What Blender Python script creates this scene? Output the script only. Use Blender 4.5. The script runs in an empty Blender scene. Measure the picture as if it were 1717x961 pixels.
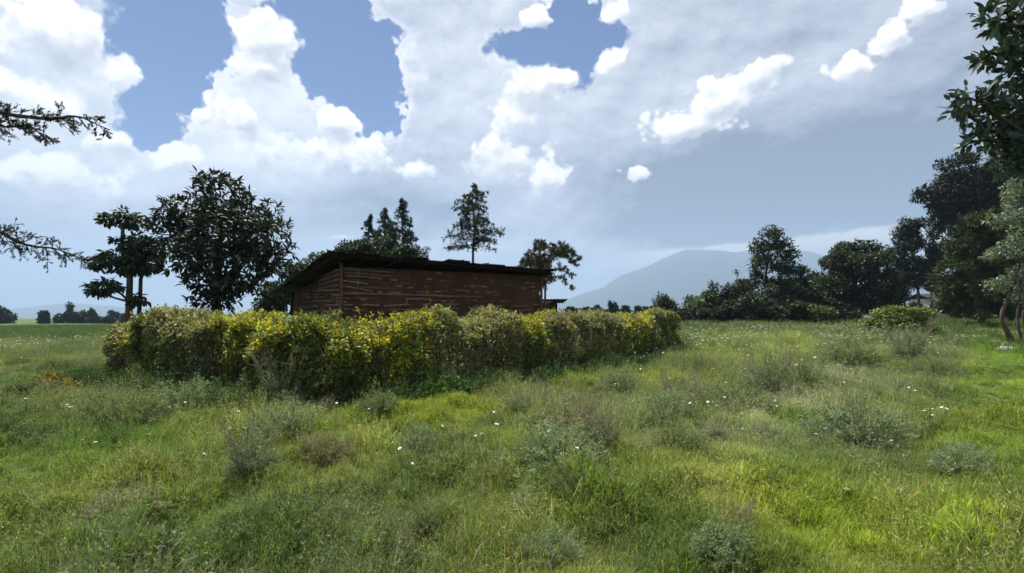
import bpy, math, random
import numpy as np
from mathutils import Vector, Matrix

random.seed(7)
rng = np.random.default_rng(11)
scene = bpy.context.scene
COL = scene.collection

# ------------------------------------------------------------------ camera
FPX, W, HH = 800.0, 1717.0, 961.0          # focal length in photo pixels
PITCH = math.atan(52.5 / FPX)
EYE = 1.6
cam_d = bpy.data.cameras.new("camera")
cam_d.sensor_width = 36.0
cam_d.lens = 36.0 * FPX / W
cam_d.clip_start = 0.05
cam_d.clip_end = 30000
cam = bpy.data.objects.new("camera", cam_d)
COL.objects.link(cam)
cam.location = (0, 0, EYE)
cam.rotation_euler = (math.pi / 2 + PITCH, 0, 0)
scene.camera = cam
CP, SP = math.cos(PITCH), math.sin(PITCH)


def ray(px, py):
    cx = (px - W / 2) / FPX
    cy = (HH / 2 - py) / FPX
    return np.array([cx, CP - cy * SP, SP + cy * CP])


def P(px, py, Y):
    r = ray(px, py)
    return np.array([0, 0, EYE]) + r * (Y / r[1])


# ------------------------------------------------------------------ render, exposure
scene.view_settings.view_transform = 'Standard'
scene.view_settings.look = 'None'
scene.view_settings.exposure = 1.0
scene.view_settings.gamma = 1.0
scene.view_settings.use_curve_mapping = False
cy_ = scene.cycles
cy_.max_bounces = 6
cy_.diffuse_bounces = 3
cy_.glossy_bounces = 2
cy_.transmission_bounces = 3
cy_.transparent_max_bounces = 8
cy_.volume_bounces = 1
cy_.use_adaptive_sampling = True
cy_.adaptive_threshold = 0.015
cy_.use_denoising = True
cy_.sample_clamp_indirect = 4.0

# ------------------------------------------------------------------ sun
SUN_AZ, SUN_EL = math.radians(-30), math.radians(64)
sun_d = bpy.data.lights.new("sun", 'SUN')
sun_d.energy = 5.0
sun_d.angle = math.radians(0.6)
sun_d.color = (1.0, 0.965, 0.90)
sun = bpy.data.objects.new("sun", sun_d)
COL.objects.link(sun)
sdir = Vector((math.sin(SUN_AZ) * math.cos(SUN_EL), math.cos(SUN_AZ) * math.cos(SUN_EL), math.sin(SUN_EL)))
sun.rotation_euler = sdir.to_track_quat('Z', 'Y').to_euler()
sun.location = (-20, 30, 60)

# ------------------------------------------------------------------ world: Nishita sky with cumulus
world = bpy.data.worlds.new("World")
scene.world = world
world.use_nodes = True
world.cycles.sampling_method = 'NONE'
wt = world.node_tree
wt.nodes.clear()


class NB:
    """small node-graph helper"""

    def __init__(self, tree):
        self.t = tree

    def node(self, typ, **kw):
        n = self.t.nodes.new(typ)
        for k, v in kw.items():
            setattr(n, k, v)
        return n

    def put(self, sock, val):
        if isinstance(val, bpy.types.NodeSocket):
            self.t.links.new(val, sock)
        else:
            sock.default_value = val

    def m(self, op, a, b=None, c=None, clamp=False):
        n = self.node('ShaderNodeMath', operation=op, use_clamp=clamp)
        for i, v in enumerate((a, b, c)):
            if v is not None:
                self.put(n.inputs[i], v)
        return n.outputs[0]

    def v(self, op, a, b=None, out=0):
        n = self.node('ShaderNodeVectorMath', operation=op)
        self.put(n.inputs[0], a)
        if b is not None:
            if op == 'SCALE':
                self.put(n.inputs[3], b)
            else:
                self.put(n.inputs[1], b)
        return n.outputs[out]

    def noise(self, vec, scale, detail=4, rough=0.55, dist=0.0, color=False):
        n = self.node('ShaderNodeTexNoise')
        self.put(n.inputs['Vector'], vec)
        n.inputs['Scale'].default_value = scale
        n.inputs['Detail'].default_value = detail
        n.inputs['Roughness'].default_value = rough
        n.inputs['Distortion'].default_value = dist
        return n.outputs['Color' if color else 'Fac']

    def vor(self, vec, scale, detail=2, smooth=0.3):
        n = self.node('ShaderNodeTexVoronoi', feature='SMOOTH_F1')
        self.put(n.inputs['Vector'], vec)
        n.inputs['Scale'].default_value = scale
        n.inputs['Detail'].default_value = detail
        n.inputs['Smoothness'].default_value = smooth
        return n.outputs['Distance']

    def ss(self, x, lo, hi, a=0.0, b=1.0):
        n = self.node('ShaderNodeMapRange', interpolation_type='SMOOTHSTEP')
        self.put(n.inputs[0], x)
        for i, q in enumerate((lo, hi, a, b)):
            self.put(n.inputs[1 + i], q)
        return n.outputs[0]

    def mix(self, f, a, b):
        n = self.node('ShaderNodeMix', data_type='RGBA')
        self.put(n.inputs[0], f)
        for s, q in ((n.inputs[6], a), (n.inputs[7], b)):
            self.put(s, q if isinstance(q, bpy.types.NodeSocket) else (q[0], q[1], q[2], 1))
        return n.outputs[2]


def azte(px, py):
    r = ray(px, py)
    return math.atan2(r[0], r[1]), r[2] / math.hypot(r[0], r[1])


B = NB(wt)
tc = B.node('ShaderNodeTexCoord')
D = tc.outputs['Generated']
sx = B.node('ShaderNodeSeparateXYZ')
wt.links.new(D, sx.inputs[0])
az = B.m('ARCTAN2', sx.outputs[0], sx.outputs[1])
hz = B.m('SQRT', B.m('ADD', B.m('MULTIPLY', sx.outputs[0], sx.outputs[0]), B.m('MULTIPLY', sx.outputs[1], sx.outputs[1])))
te = B.m('DIVIDE', sx.outputs[2], B.m('MAXIMUM', hz, 0.05))
te = B.m('MINIMUM', te, 6.0)
cx = B.node('ShaderNodeCombineXYZ')
wt.links.new(az, cx.inputs[0])
wt.links.new(te, cx.inputs[1])
uv0 = cx.outputs[0]


def blob(px, py, rx, ry):
    a0, t0 = azte(px, py)
    a1, _ = azte(px + rx, py)
    _, t1 = azte(px, py - ry)
    return (a0, t0, max(abs(a1 - a0), 1e-3), max(abs(t1 - t0), 1e-3))


def field(p, blobs, k=0.15):
    """normalised distance to a union of ellipses: <1 inside"""
    out = None
    for (a, t, ra, rt) in blobs:
        q = B.v('MULTIPLY', B.v('SUBTRACT', p, (a, t, 0)), (1 / ra, 1 / rt, 0))
        d = B.v('LENGTH', q, out=1)
        out = d if out is None else B.m('SMOOTH_MIN', out, d, k)
    return out


# warp: large lazy billows plus finer cauliflower
wn = B.v('SUBTRACT', B.noise(D, 7.0, 7, 0.64, color=True), (0.5, 0.5, 0.5))
uv = B.v('ADD', uv0, B.v('MULTIPLY', wn, (0.10, 0.085, 0)))
uv_l = B.v('ADD', uv, (-0.008, 0.028, 0))
bump = B.vor(D, 15.0, 2, 0.4)
D_l = B.v('ADD', D, (-0.010, 0.0, 0.020))
bump_l = B.vor(D_l, 15.0, 2, 0.4)
fine = B.noise(D, 38.0, 5, 0.65)
bump2 = B.vor(D, 44.0, 1, 0.35)

holes = [blob(*b) for b in [
    (285, 40, 72, 85), (290, 130, 42, 60), (255, 195, 38, 44), (262, 226, 20, 18), (340, 55, 30, 60),
    (545, 25, 62, 58), (590, 95, 62, 62), (625, 130, 32, 72), (548, 125, 40, 25),
    (955, 45, 38, 65), (935, 75, 75, 26), (1000, 80, 32, 24),
]]
holes += [(-0.75, 1.35, 0.30, 0.16), (0.25, 1.25, 0.28, 0.14), (1.6, 0.8, 0.3, 0.18), (-1.9, 0.7, 0.4, 0.18), (2.7, 0.9, 0.35, 0.25)]
hd = field(uv, holes, 0.22)
hd = B.m('ADD', hd, B.m('ADD', B.m('ADD', B.m('MULTIPLY', B.m('SUBTRACT', 0.38, bump), 0.5), B.m('MULTIPLY', B.m('SUBTRACT', 0.36, bump2), 0.45)), B.m('MULTIPLY', B.m('SUBTRACT', fine, 0.5), 0.85)))
sheet_mask = B.ss(hd, 0.88, B.m('ADD', 0.99, B.ss(B.noise(D, 5.0, 3), 0.42, 0.65, 0.03, 0.40)))

# sheet tone
tones = [
    (1330, 325, 560, 150, -0.56), (1620, 200, 300, 330, -0.18), (1060, 320, 260, 110, -0.24), (640, 345, 260, 60, -0.34), (120, 470, 300, 95, -0.10),
    (60, 375, 130, 26, -0.14), (1180, 375, 300, 40, -0.10),
    (760, 110, 170, 150, 0.08), (180, 170, 330, 180, 0.25), (470, 190, 190, 170, 0.25), (920, 160, 160, 110, 0.12), (1280, 40, 230, 120, -0.05), (1560, 60, 120, 90, 0.02),
]
tone = B.m('ADD', 0.585, B.m('MULTIPLY', B.m('SUBTRACT', B.noise(B.v('MULTIPLY', D, (1, 1, 2.2)), 4.5, 6, 0.58), 0.5), 0.55))
for (px, py, rx, ry, amp) in tones:
    a, t, ra, rt = blob(px, py, rx, ry)
    q = B.v('MULTIPLY', B.v('SUBTRACT', uv, (a, t, 0)), (1 / ra, 1 / rt, 0))
    d = B.v('LENGTH', q, out=1)
    tone = B.m('ADD', tone, B.ss(d, 0.15, 1.25, amp, 0.0))
# bright rims along the blue gaps
tone = B.m('ADD', tone, B.ss(hd, 1.0, 1.5, 0.22, 0.0))
Ds = B.v('MULTIPLY', D, (1, 1, 1.6))
ns0 = B.noise(Ds, 8.0, 7, 0.6)
ns1 = B.noise(B.v('ADD', Ds, (-0.012, 0.0, 0.028)), 8.0, 7, 0.6)
lit = B.m('MULTIPLY', B.m('SUBTRACT', ns0, ns1), 0.85)
tone = B.m('ADD', tone, lit, clamp=True)
ramp = B.node('ShaderNodeValToRGB')
ramp.color_ramp.elements[0].position = 0.18
ramp.color_ramp.elements[0].color = (0.17, 0.20, 0.27, 1)
ramp.color_ramp.elements[1].position = 0.95
ramp.color_ramp.elements[1].color = (0.93, 0.93, 0.95, 1)
e = ramp.color_ramp.elements.new(0.55)
e.color = (0.50, 0.53, 0.62, 1)
e = ramp.color_ramp.elements.new(0.75)
e.color = (0.70, 0.73, 0.80, 1)
wt.links.new(tone, ramp.inputs[0])

# cumulus heaps
cum = [blob(*b) for b in [
    (90, 60, 170, 110), (190, 110, 78, 52), (60, 160, 150, 60),
    (60, 285, 240, 70), (180, 235, 90, 48), (300, 265, 60, 40),
    (440, 50, 92, 70), (435, 110, 88, 55), (390, 205, 92, 62), (345, 200, 40, 48), (480, 250, 150, 62), (590, 255, 110, 58), (690, 290, 66, 30), (570, 200, 60, 40),
    (840, 265, 115, 72), (915, 292, 90, 56),
    (895, 145, 78, 62), (868, 185, 60, 50), (950, 130, 66, 38), (1020, 105, 46, 40), (1030, 20, 42, 36), (890, 25, 42, 30),
    (1275, 128, 112, 62), (1200, 170, 90, 60), (1120, 212, 110, 46), (1180, 205, 100, 50),
    (1440, 112, 80, 36), (1490, 60, 48, 70), (1520, 10, 50, 50),
    (1075, 297, 40, 26),
    (560, 400, 60, 14), (1040, 432, 60, 10), (1300, 408, 190, 13), (1470, 398, 60, 18), (1130, 418, 70, 9),
]]
cum += [(-1.5, 0.5, 0.4, 0.22), (1.4, 0.35, 0.35, 0.12), (2.4, 0.4, 0.5, 0.2), (-2.5, 0.45, 0.5, 0.22), (-0.2, 1.2, 0.4, 0.12), (0.9, 1.1, 0.35, 0.12)]
bb = B.m('ADD', B.m('MULTIPLY', B.m('SUBTRACT', bump, 0.36), 0.55), B.m('ADD', B.m('MULTIPLY', B.m('SUBTRACT', fine, 0.5), 0.40), B.m('MULTIPLY', B.m('SUBTRACT', bump2, 0.36), 0.30)))
bl = B.m('MULTIPLY', B.m('SUBTRACT', bump_l, 0.36), 0.62)
c0 = field(uv, cum)
c1 = field(uv_l, cum)
cd = B.m('ADD', c0, bb)
grad = B.m('SUBTRACT', c1, c0)
gb = B.m('SUBTRACT', B.m('ADD', c1, bl), B.m('ADD', c0, B.m('MULTIPLY', B.m('SUBTRACT', bump, 0.36), 0.62)))
up = B.ss(grad, -0.22, 0.12)
c_dn = field(B.v('ADD', uv, (0.004, -0.027, 0)), cum)
fade = B.ss(B.m('ADD', c_dn, B.m('MULTIPLY', B.m('SUBTRACT', fine, 0.5), 0.5)), 0.62, 1.70, 1.0, 0.0)
cmask = B.m('MULTIPLY', B.ss(cd, B.m('MULTIPLY_ADD', B.ss(ns0, 0.4, 0.6), 0.20, 0.70), 1.04, 1.0, 0.0), fade)
shade = B.m('ADD', 0.64, B.m('MULTIPLY', gb, 0.75))
shade = B.m('ADD', shade, B.m('MULTIPLY', B.m('SUBTRACT', ns0, ns1), 0.8))
shade = B.m('ADD', shade, B.m('MULTIPLY', B.m('SUBTRACT', B.noise(D, 11.0, 6, 0.62), 0.5), 0.35))
shade = B.m('ADD', shade, B.ss(cd, 0.55, 1.0, 0.0, 0.22), clamp=True)
cr = B.node('ShaderNodeValToRGB')
cr.color_ramp.elements[0].position = 0.2
cr.color_ramp.elements[0].color = (0.44, 0.465, 0.54, 1)
cr.color_ramp.elements[1].position = 0.95
cr.color_ramp.elements[1].color = (1.22, 1.20, 1.17, 1)
e = cr.color_ramp.elements.new(0.6)
e.color = (0.71, 0.715, 0.755, 1)
wt.links.new(shade, cr.inputs[0])

# the Nishita sky itself
sky = B.node('ShaderNodeTexSky', sky_type='NISHITA')
sky.sun_disc = False
sky.sun_elevation = SUN_EL
sky.sun_rotation = SUN_AZ
sky.altitude = 1800
sky.air_density = 1.0
sky.dust_density = 0.6
sky.ozone_density = 1.6
skyc = B.v('MULTIPLY', sky.outputs[0], (0.036, 0.054, 0.080))
c = B.mix(sheet_mask, skyc, ramp.outputs[0])
c = B.mix(cmask, c, cr.outputs[0])
# pale strip of far cloud under the dark slab
a_s, t_s = azte(1300, 403)
a_s2, t_s2 = azte(1500, 380)
sl_ = (t_s2 - t_s) / (a_s2 - a_s)
dd = B.m('SUBTRACT', te, B.m('MULTIPLY_ADD', B.m('SUBTRACT', az, a_s), sl_, t_s))
dd = B.m('ADD', dd, B.m('MULTIPLY', B.m('SUBTRACT', B.noise(D, 16.0, 5, 0.6), 0.5), 0.030))
sm = B.m('MULTIPLY', B.ss(dd, -0.003, 0.006, 1.0, 0.0), B.ss(dd, -0.075, -0.010))
sm = B.m('MULTIPLY', sm, B.m('MULTIPLY', B.ss(az, azte(960, 400)[0], azte(1150, 400)[0]), B.ss(az, azte(1560, 400)[0], azte(1690, 400)[0], 1.0, 0.0)))
c = B.mix(B.m('MULTIPLY', sm, 0.9), c, (1.0, 0.95, 0.88))
# the sheet breaks up into clear hazy air over the distant mountain
low = B.ss(te, 0.10, 0.155, 1.0, 0.0)
c = B.mix(B.m('MULTIPLY', low, 0.5), c, (0.46, 0.56, 0.72))
bgn = B.node('ShaderNodeBackground')
bgn.inputs[1].default_value = 0.56
wt.links.new(c, bgn.inputs[0])
wo = B.node('ShaderNodeOutputWorld')
wt.links.new(bgn.outputs[0], wo.inputs[0])


# ================================================================== helpers
def hash2(ix, iy, seed):
    n = (ix.astype(np.int64) * 374761393 + iy.astype(np.int64) * 668265263 + seed * 1442695041) & 0x7fffffff
    n = ((n ^ (n >> 13)) * 1274126177) & 0x7fffffff
    return ((n ^ (n >> 16)) & 0xffff) / 65535.0


def vnoise(x, y, seed=0):
    x = np.asarray(x, float)
    y = np.asarray(y, float)
    ix, iy = np.floor(x), np.floor(y)
    fx, fy = x - ix, y - iy
    fx = fx * fx * (3 - 2 * fx)
    fy = fy * fy * (3 - 2 * fy)
    a = hash2(ix, iy, seed)
    b = hash2(ix + 1, iy, seed)
    c = hash2(ix, iy + 1, seed)
    d = hash2(ix + 1, iy + 1, seed)
    return (a * (1 - fx) + b * fx) * (1 - fy) + (c * (1 - fx) + d * fx) * fy


def fbm(x, y, seed=0, oct=3):
    s, a, t = 0, 1.0, 0
    for i in range(oct):
        s = s + a * vnoise(np.asarray(x) * 2 ** i, np.asarray(y) * 2 ** i, seed + 17 * i)
        t += a
        a *= 0.5
    return s / t


def sstep(x):
    x = np.clip(x, 0, 1)
    return x * x * (3 - 2 * x)


def H(x, y):
    """height of the ground"""
    x = np.asarray(x, float)
    y = np.asarray(y, float)
    h = 1.2 * sstep((y - 12) / 33) * sstep((x + 6) / 16)
    near = np.clip(1.2 - np.hypot(x, y) / 60, 0.05, 1)
    b = (fbm(x * 0.8, y * 0.8, 3) - 0.5) * 0.40 + np.maximum(fbm(x * 1.7 + 20, y * 1.7, 13, 2) - 0.55, 0) * 0.55 + (fbm(x * 0.16 + 9, y * 0.16, 5) - 0.5) * 0.30
    calm = 1 - 0.6 * sstep((x - 5.5 - 0.55 * y) / 2)
    b = b * near * calm
    fade = sstep((np.hypot(x, y) - 0.8) / 2.5)
    return h + b * fade


def G(px, py):
    """ground point seen at a photo pixel"""
    r = ray(px, py)
    t = 1.5
    for _ in range(4000):
        p = np.array([0, 0, EYE]) + r * t
        if p[2] <= H(p[0], p[1]):
            return np.array([p[0], p[1], float(H(p[0], p[1]))])
        t *= 1.004
        if t > 3000:
            break
    return p


def GD(px, Y):
    """ground point in the column of a photo pixel at a depth"""
    x = (px - W / 2) / FPX / CP * Y * 1.0
    return np.array([x, Y, float(H(x, Y))])


def link(o, parent=None):
    COL.objects.link(o)
    if parent is not None:
        o.parent = parent
    return o


def tag(o, label=None, cat=None, group=None, kind=None):
    if label:
        o['label'] = label
    if cat:
        o['category'] = cat
    if group:
        o['group'] = group
    if kind:
        o['kind'] = kind
    return o


def empty(name, loc, label=None, cat=None, group=None):
    o = bpy.data.objects.new(name, None)
    o.empty_display_size = 0.2
    o.location = tuple(float(q) for q in loc)
    link(o)
    return tag(o, label, cat, group)


def np_mesh(name, verts, faces, mat=None, tint=None, smooth=False):
    """faces: list of int arrays (n,3) / (n,4)"""
    me = bpy.data.meshes.new(name)
    verts = np.ascontiguousarray(verts, dtype=np.float32)
    me.vertices.add(len(verts))
    me.vertices.foreach_set('co', verts.ravel())
    if not isinstance(faces, (list, tuple)):
        faces = [faces]
    faces = [np.asarray(f, dtype=np.int32) for f in faces if len(f)]
    loops = np.concatenate([f.ravel() for f in faces]) if faces else np.zeros(0, np.int32)
    tot = np.concatenate([np.full(len(f), f.shape[1], np.int32) for f in faces])
    start = np.concatenate([[0], np.cumsum(tot)[:-1]]).astype(np.int32)
    me.loops.add(len(loops))
    me.loops.foreach_set('vertex_index', loops)
    me.polygons.add(len(tot))
    me.polygons.foreach_set('loop_start', start)
    me.polygons.foreach_set('loop_total', tot)
    if smooth:
        me.polygons.foreach_set('use_smooth', np.ones(len(tot), bool))
    if tint is not None:
        at = me.color_attributes.new('tint', 'FLOAT_COLOR', 'POINT')
        c4 = np.ones((len(verts), 4), np.float32)
        c4[:, :3] = tint
        at.data.foreach_set('color', c4.ravel())
    me.update(calc_edges=True)
    if mat:
        me.materials.append(mat)
    return me


def ob(name, me, parent=None):
    return link(bpy.data.objects.new(name, me), parent)


def norm(a):
    return a / np.maximum(np.linalg.norm(a, axis=-1, keepdims=True), 1e-9)


class Geo:
    """gathers pieces into one mesh"""

    def __init__(self):
        self.v, self.q, self.t, self.c, self.n = [], [], [], [], 0

    def add(self, v, q=None, t=None, c=(1, 1, 1)):
        v = np.asarray(v, float)
        self.v.append(v)
        self.c.append(np.broadcast_to(np.asarray(c, float), (len(v), 3)))
        if q is not None and len(q):
            self.q.append(np.asarray(q) + self.n)
        if t is not None and len(t):
            self.t.append(np.asarray(t) + self.n)
        self.n += len(v)

    def tube(self, pts, radii, sides=6, c=(1, 1, 1), cap=True):
        pts = np.asarray(pts, float)
        n = len(pts)
        radii = np.broadcast_to(np.asarray(radii, float), (n,))
        tan = np.gradient(pts, axis=0)
        tan = norm(tan)
        ref = np.array([0.0, 0, 1]) if abs(tan[0][2]) < 0.9 else np.array([1.0, 0, 0])
        u = norm(np.cross(tan, ref))
        w = np.cross(tan, u)
        a = np.linspace(0, 2 * np.pi, sides, endpoint=False)
        ring = (np.cos(a)[None, :, None] * u[:, None, :] + np.sin(a)[None, :, None] * w[:, None, :]) * radii[:, None, None] + pts[:, None, :]
        v = ring.reshape(-1, 3)
        i = np.arange(n - 1)[:, None] * sides
        j = np.arange(sides)[None, :]
        j2 = (j + 1) % sides
        q = np.stack([i + j, i + j2, i + sides + j2, i + sides + j], -1).reshape(-1, 4)
        t = None
        if cap:
            v = np.vstack([v, pts[-1:], pts[:1]])
            k = np.arange(sides)
            k2 = (k + 1) % sides
            t = np.vstack([np.stack([(n - 1) * sides + k, (n - 1) * sides + k2, np.full(sides, n * sides)], -1),
                           np.stack([k2, k, np.full(sides, n * sides + 1)], -1)])
        self.add(v, q, t, c)

    def leaves(self, pos, axis, nrm, L, Wd, c, shape='diamond', fold=0.12, curl=0.0):
        """pos: leaf base, axis: direction, nrm: approximate normal"""
        pos = np.asarray(pos, float)
        N = len(pos)
        if N == 0:
            return
        axis = norm(np.asarray(axis, float))
        side = norm(np.cross(axis, nrm))
        nn = np.cross(side, axis)
        L = np.broadcast_to(np.asarray(L, float), (N,))[:, None]
        Wd = np.broadcast_to(np.asarray(Wd, float), (N,))[:, None]
        c = np.broadcast_to(np.asarray(c, float), (N, 3))
        if shape == 'diamond':
            mid = pos + axis * L * 0.45 + nn * Wd * fold
            v = np.stack([pos, mid + side * Wd * 0.5, pos + axis * L - nn * L * curl, mid - side * Wd * 0.5], 1)
            b = np.arange(N)[:, None] * 4
            self.add(v.reshape(-1, 3), b + np.array([[0, 1, 2, 3]]), None, np.repeat(c, 4, 0))
        elif shape == 'blade':
            m1 = pos + axis * L * 0.5
            v = np.stack([pos - side * Wd * 0.5, pos + side * Wd * 0.5, m1 + side * Wd * 0.4, m1 - side * Wd * 0.4,
                          pos + axis * L - nn * L * curl], 1)
            b = np.arange(N)[:, None] * 5
            self.add(v.reshape(-1, 3), b + np.array([[0, 1, 2, 3]]), b + np.array([[3, 2, 4]]), np.repeat(c, 5, 0))
        else:  # broad leaf, folded along the midrib
            def at(f):
                return pos + axis * L * f - nn * L * curl * f * f
            a1, a2, a3 = at(0.32), at(0.68), at(1.0)
            up = nn * Wd * fold
            v = np.stack([pos, a1 + side * Wd * 0.46 + up, a2 + side * Wd * 0.42 + up, a3, a2 - side * Wd * 0.42 + up, a1 - side * Wd * 0.46 + up, a1, a2], 1)
            b = np.arange(N)[:, None] * 8
            q = np.concatenate([b + np.array([[6, 1, 2, 7]]), b + np.array([[5, 6, 7, 4]])])
            t = np.concatenate([b + np.array([[0, 1, 6]]), b + np.array([[0, 6, 5]]), b + np.array([[7, 2, 3]]), b + np.array([[4, 7, 3]])])
            self.add(v.reshape(-1, 3), q, t, np.repeat(c, 8, 0))

    def mesh(self, name, mat, smooth=False):
        f = []
        if self.q:
            f.append(np.concatenate(self.q))
        if self.t:
            f.append(np.concatenate(self.t))
        return np_mesh(name, np.concatenate(self.v), f, mat, np.concatenate(self.c), smooth)

    def build(self, name, mat, parent=None, smooth=False):
        return ob(name, self.mesh(name, mat, smooth), parent)


def rdir(n, r=rng):
    return norm(r.normal(size=(n, 3)))


def vary(col, n, amt=0.25, r=rng):
    """per-leaf colour variation around a base colour"""
    col = np.asarray(col, float)
    b = np.exp(r.normal(0, amt, (n, 1)))
    h = r.normal(0, amt * 0.35, (n, 3))
    return np.clip(col * b * np.exp(h), 0.002, 0.9)


# ------------------------------------------------------------------ materials
def new_mat(name):
    m = bpy.data.materials.new(name)
    m.use_nodes = True
    m.node_tree.nodes.clear()
    return m, NB(m.node_tree)


def leaf_mat(name, translucent=0.3, rough=0.5, spec=0.3, inst=False, tr_tint=(1.15, 1.2, 0.5)):
    m, b = new_mat(name)
    at = b.node('ShaderNodeAttribute', attribute_name='tint')
    c = at.outputs['Color']
    if inst:
        a2 = b.node('ShaderNodeAttribute', attribute_name='shade')
        a2.attribute_type = 'INSTANCER'
        mx = b.node('ShaderNodeMix', data_type='RGBA', blend_type='MULTIPLY')
        mx.inputs[0].default_value = 1.0
        b.put(mx.inputs[6], c)
        b.put(mx.inputs[7], a2.outputs['Color'])
        c = mx.outputs[2]
    geo = b.node('ShaderNodeTexCoord')
    nz = b.noise(geo.outputs['Object'], 9.0, 2)
    hs = b.node('ShaderNodeHueSaturation')
    b.put(hs.inputs['Color'], c)
    b.put(hs.inputs['Value'], b.m('MULTIPLY_ADD', nz, 0.5, 0.75))
    c = hs.outputs[0]
    pr = b.node('ShaderNodeBsdfPrincipled')
    b.put(pr.inputs['Base Color'], c)
    pr.inputs['Roughness'].default_value = rough
    pr.inputs['Specular IOR Level'].default_value = spec
    tl = b.node('ShaderNodeBsdfTranslucent')
    mt = b.node('ShaderNodeMix', data_type='RGBA', blend_type='MULTIPLY')
    mt.inputs[0].default_value = 1.0
    b.put(mt.inputs[6], c)
    mt.inputs[7].default_value = (*tr_tint, 1)
    b.put(tl.inputs[0], mt.outputs[2])
    ms = b.node('ShaderNodeMixShader')
    ms.inputs[0].default_value = translucent
    b.t.links.new(pr.outputs[0], ms.inputs[1])
    b.t.links.new(tl.outputs[0], ms.inputs[2])
    out = b.node('ShaderNodeOutputMaterial')
    b.t.links.new(ms.outputs[0], out.inputs[0])
    return m


def rough_mat(name, c1, c2, scale=6.0, rough=0.85, bump=0.3, detail=6, stretch=(1, 1, 1), c3=None, use_tint=False, spec=0.2):
    m, b = new_mat(name)
    tcn = b.node('ShaderNodeTexCoord')
    mp = b.node('ShaderNodeMapping')
    mp.inputs['Scale'].default_value = stretch
    b.t.links.new(tcn.outputs['Object'], mp.inputs[0])
    nz = b.noise(mp.outputs[0], scale, detail, 0.6)
    c = b.mix(b.ss(nz, 0.3, 0.7), c1, c2)
    if c3 is not None:
        n3 = b.noise(mp.outputs[0], scale * 0.35, 4, 0.6)
        c = b.mix(b.ss(n3, 0.52, 0.66), c, c3)
    if use_tint:
        at = b.node('ShaderNodeAttribute', attribute_name='tint')
        mx = b.node('ShaderNodeMix', data_type='RGBA', blend_type='MULTIPLY')
        mx.inputs[0].default_value = 1.0
        b.put(mx.inputs[6], c)
        b.put(mx.inputs[7], at.outputs['Color'])
        c = mx.outputs[2]
    pr = b.node('ShaderNodeBsdfPrincipled')
    b.put(pr.inputs['Base Color'], c)
    pr.inputs['Roughness'].default_value = rough
    pr.inputs['Specular IOR Level'].default_value = spec
    bp = b.node('ShaderNodeBump')
    bp.inputs['Strength'].default_value = bump
    bp.inputs['Distance'].default_value = 0.03
    b.put(bp.inputs['Height'], b.noise(mp.outputs[0], scale * 2.2, detail, 0.65))
    b.t.links.new(bp.outputs[0], pr.inputs['Normal'])
    out = b.node('ShaderNodeOutputMaterial')
    b.t.links.new(pr.outputs[0], out.inputs[0])
    return m


M_LEAF = leaf_mat('glossy_leaf', 0.12, 0.52, 0.28)
M_SOFT = leaf_mat('soft_leaf', 0.20, 0.6, 0.25)
M_HEDGE = leaf_mat('hedge_leaf', 0.36, 0.55, 0.25, tr_tint=(1.2, 1.1, 0.4))
M_NEEDLE = leaf_mat('needle', 0.10, 0.6, 0.2)
M_WEED = leaf_mat('weed_leaf', 0.34, 0.65, 0.15, tr_tint=(1.1, 1.15, 0.7))
M_GRASS = leaf_mat('grass_blade', 0.42, 0.5, 0.3, inst=True, tr_tint=(1.0, 1.2, 0.5))
M_FLOWER = leaf_mat('petal', 0.25, 0.6, 0.2, tr_tint=(1, 1, 1))
M_BARK = rough_mat('bark', (0.045, 0.035, 0.027), (0.11, 0.09, 0.07), 14, 0.9, 0.6, stretch=(1, 1, 0.25), use_tint=True)
M_MUD = rough_mat('mud_daub', (0.064, 0.031, 0.018), (0.108, 0.054, 0.031), 3.2, 0.95, 0.7, 8, c3=(0.070, 0.033, 0.019))
M_POLE = rough_mat('weathered_pole', (0.16, 0.105, 0.07), (0.32, 0.225, 0.155), 12, 0.8, 0.3, stretch=(1, 1, 1), use_tint=True)
M_IRON = rough_mat('rusty_iron', (0.020, 0.016, 0.015), (0.045, 0.028, 0.020), 2.5, 0.85, 0.2, 6, c3=(0.032, 0.030, 0.030))
M_RAFTER = rough_mat('dark_rafter', (0.016, 0.012, 0.010), (0.032, 0.024, 0.018), 12, 0.85, 0.3)
M_ROCK = rough_mat('pale_rock', (0.17, 0.16, 0.145), (0.32, 0.305, 0.28), 9, 0.9, 0.6, 7)
M_PALEWALL = rough_mat('pale_plaster', (0.45, 0.38, 0.33), (0.6, 0.53, 0.47), 2, 0.9, 0.2)
M_HILL = rough_mat('mountain_forest', (0.018, 0.026, 0.018), (0.034, 0.042, 0.028), 0.004, 0.95, 0.0, 6)


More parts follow.
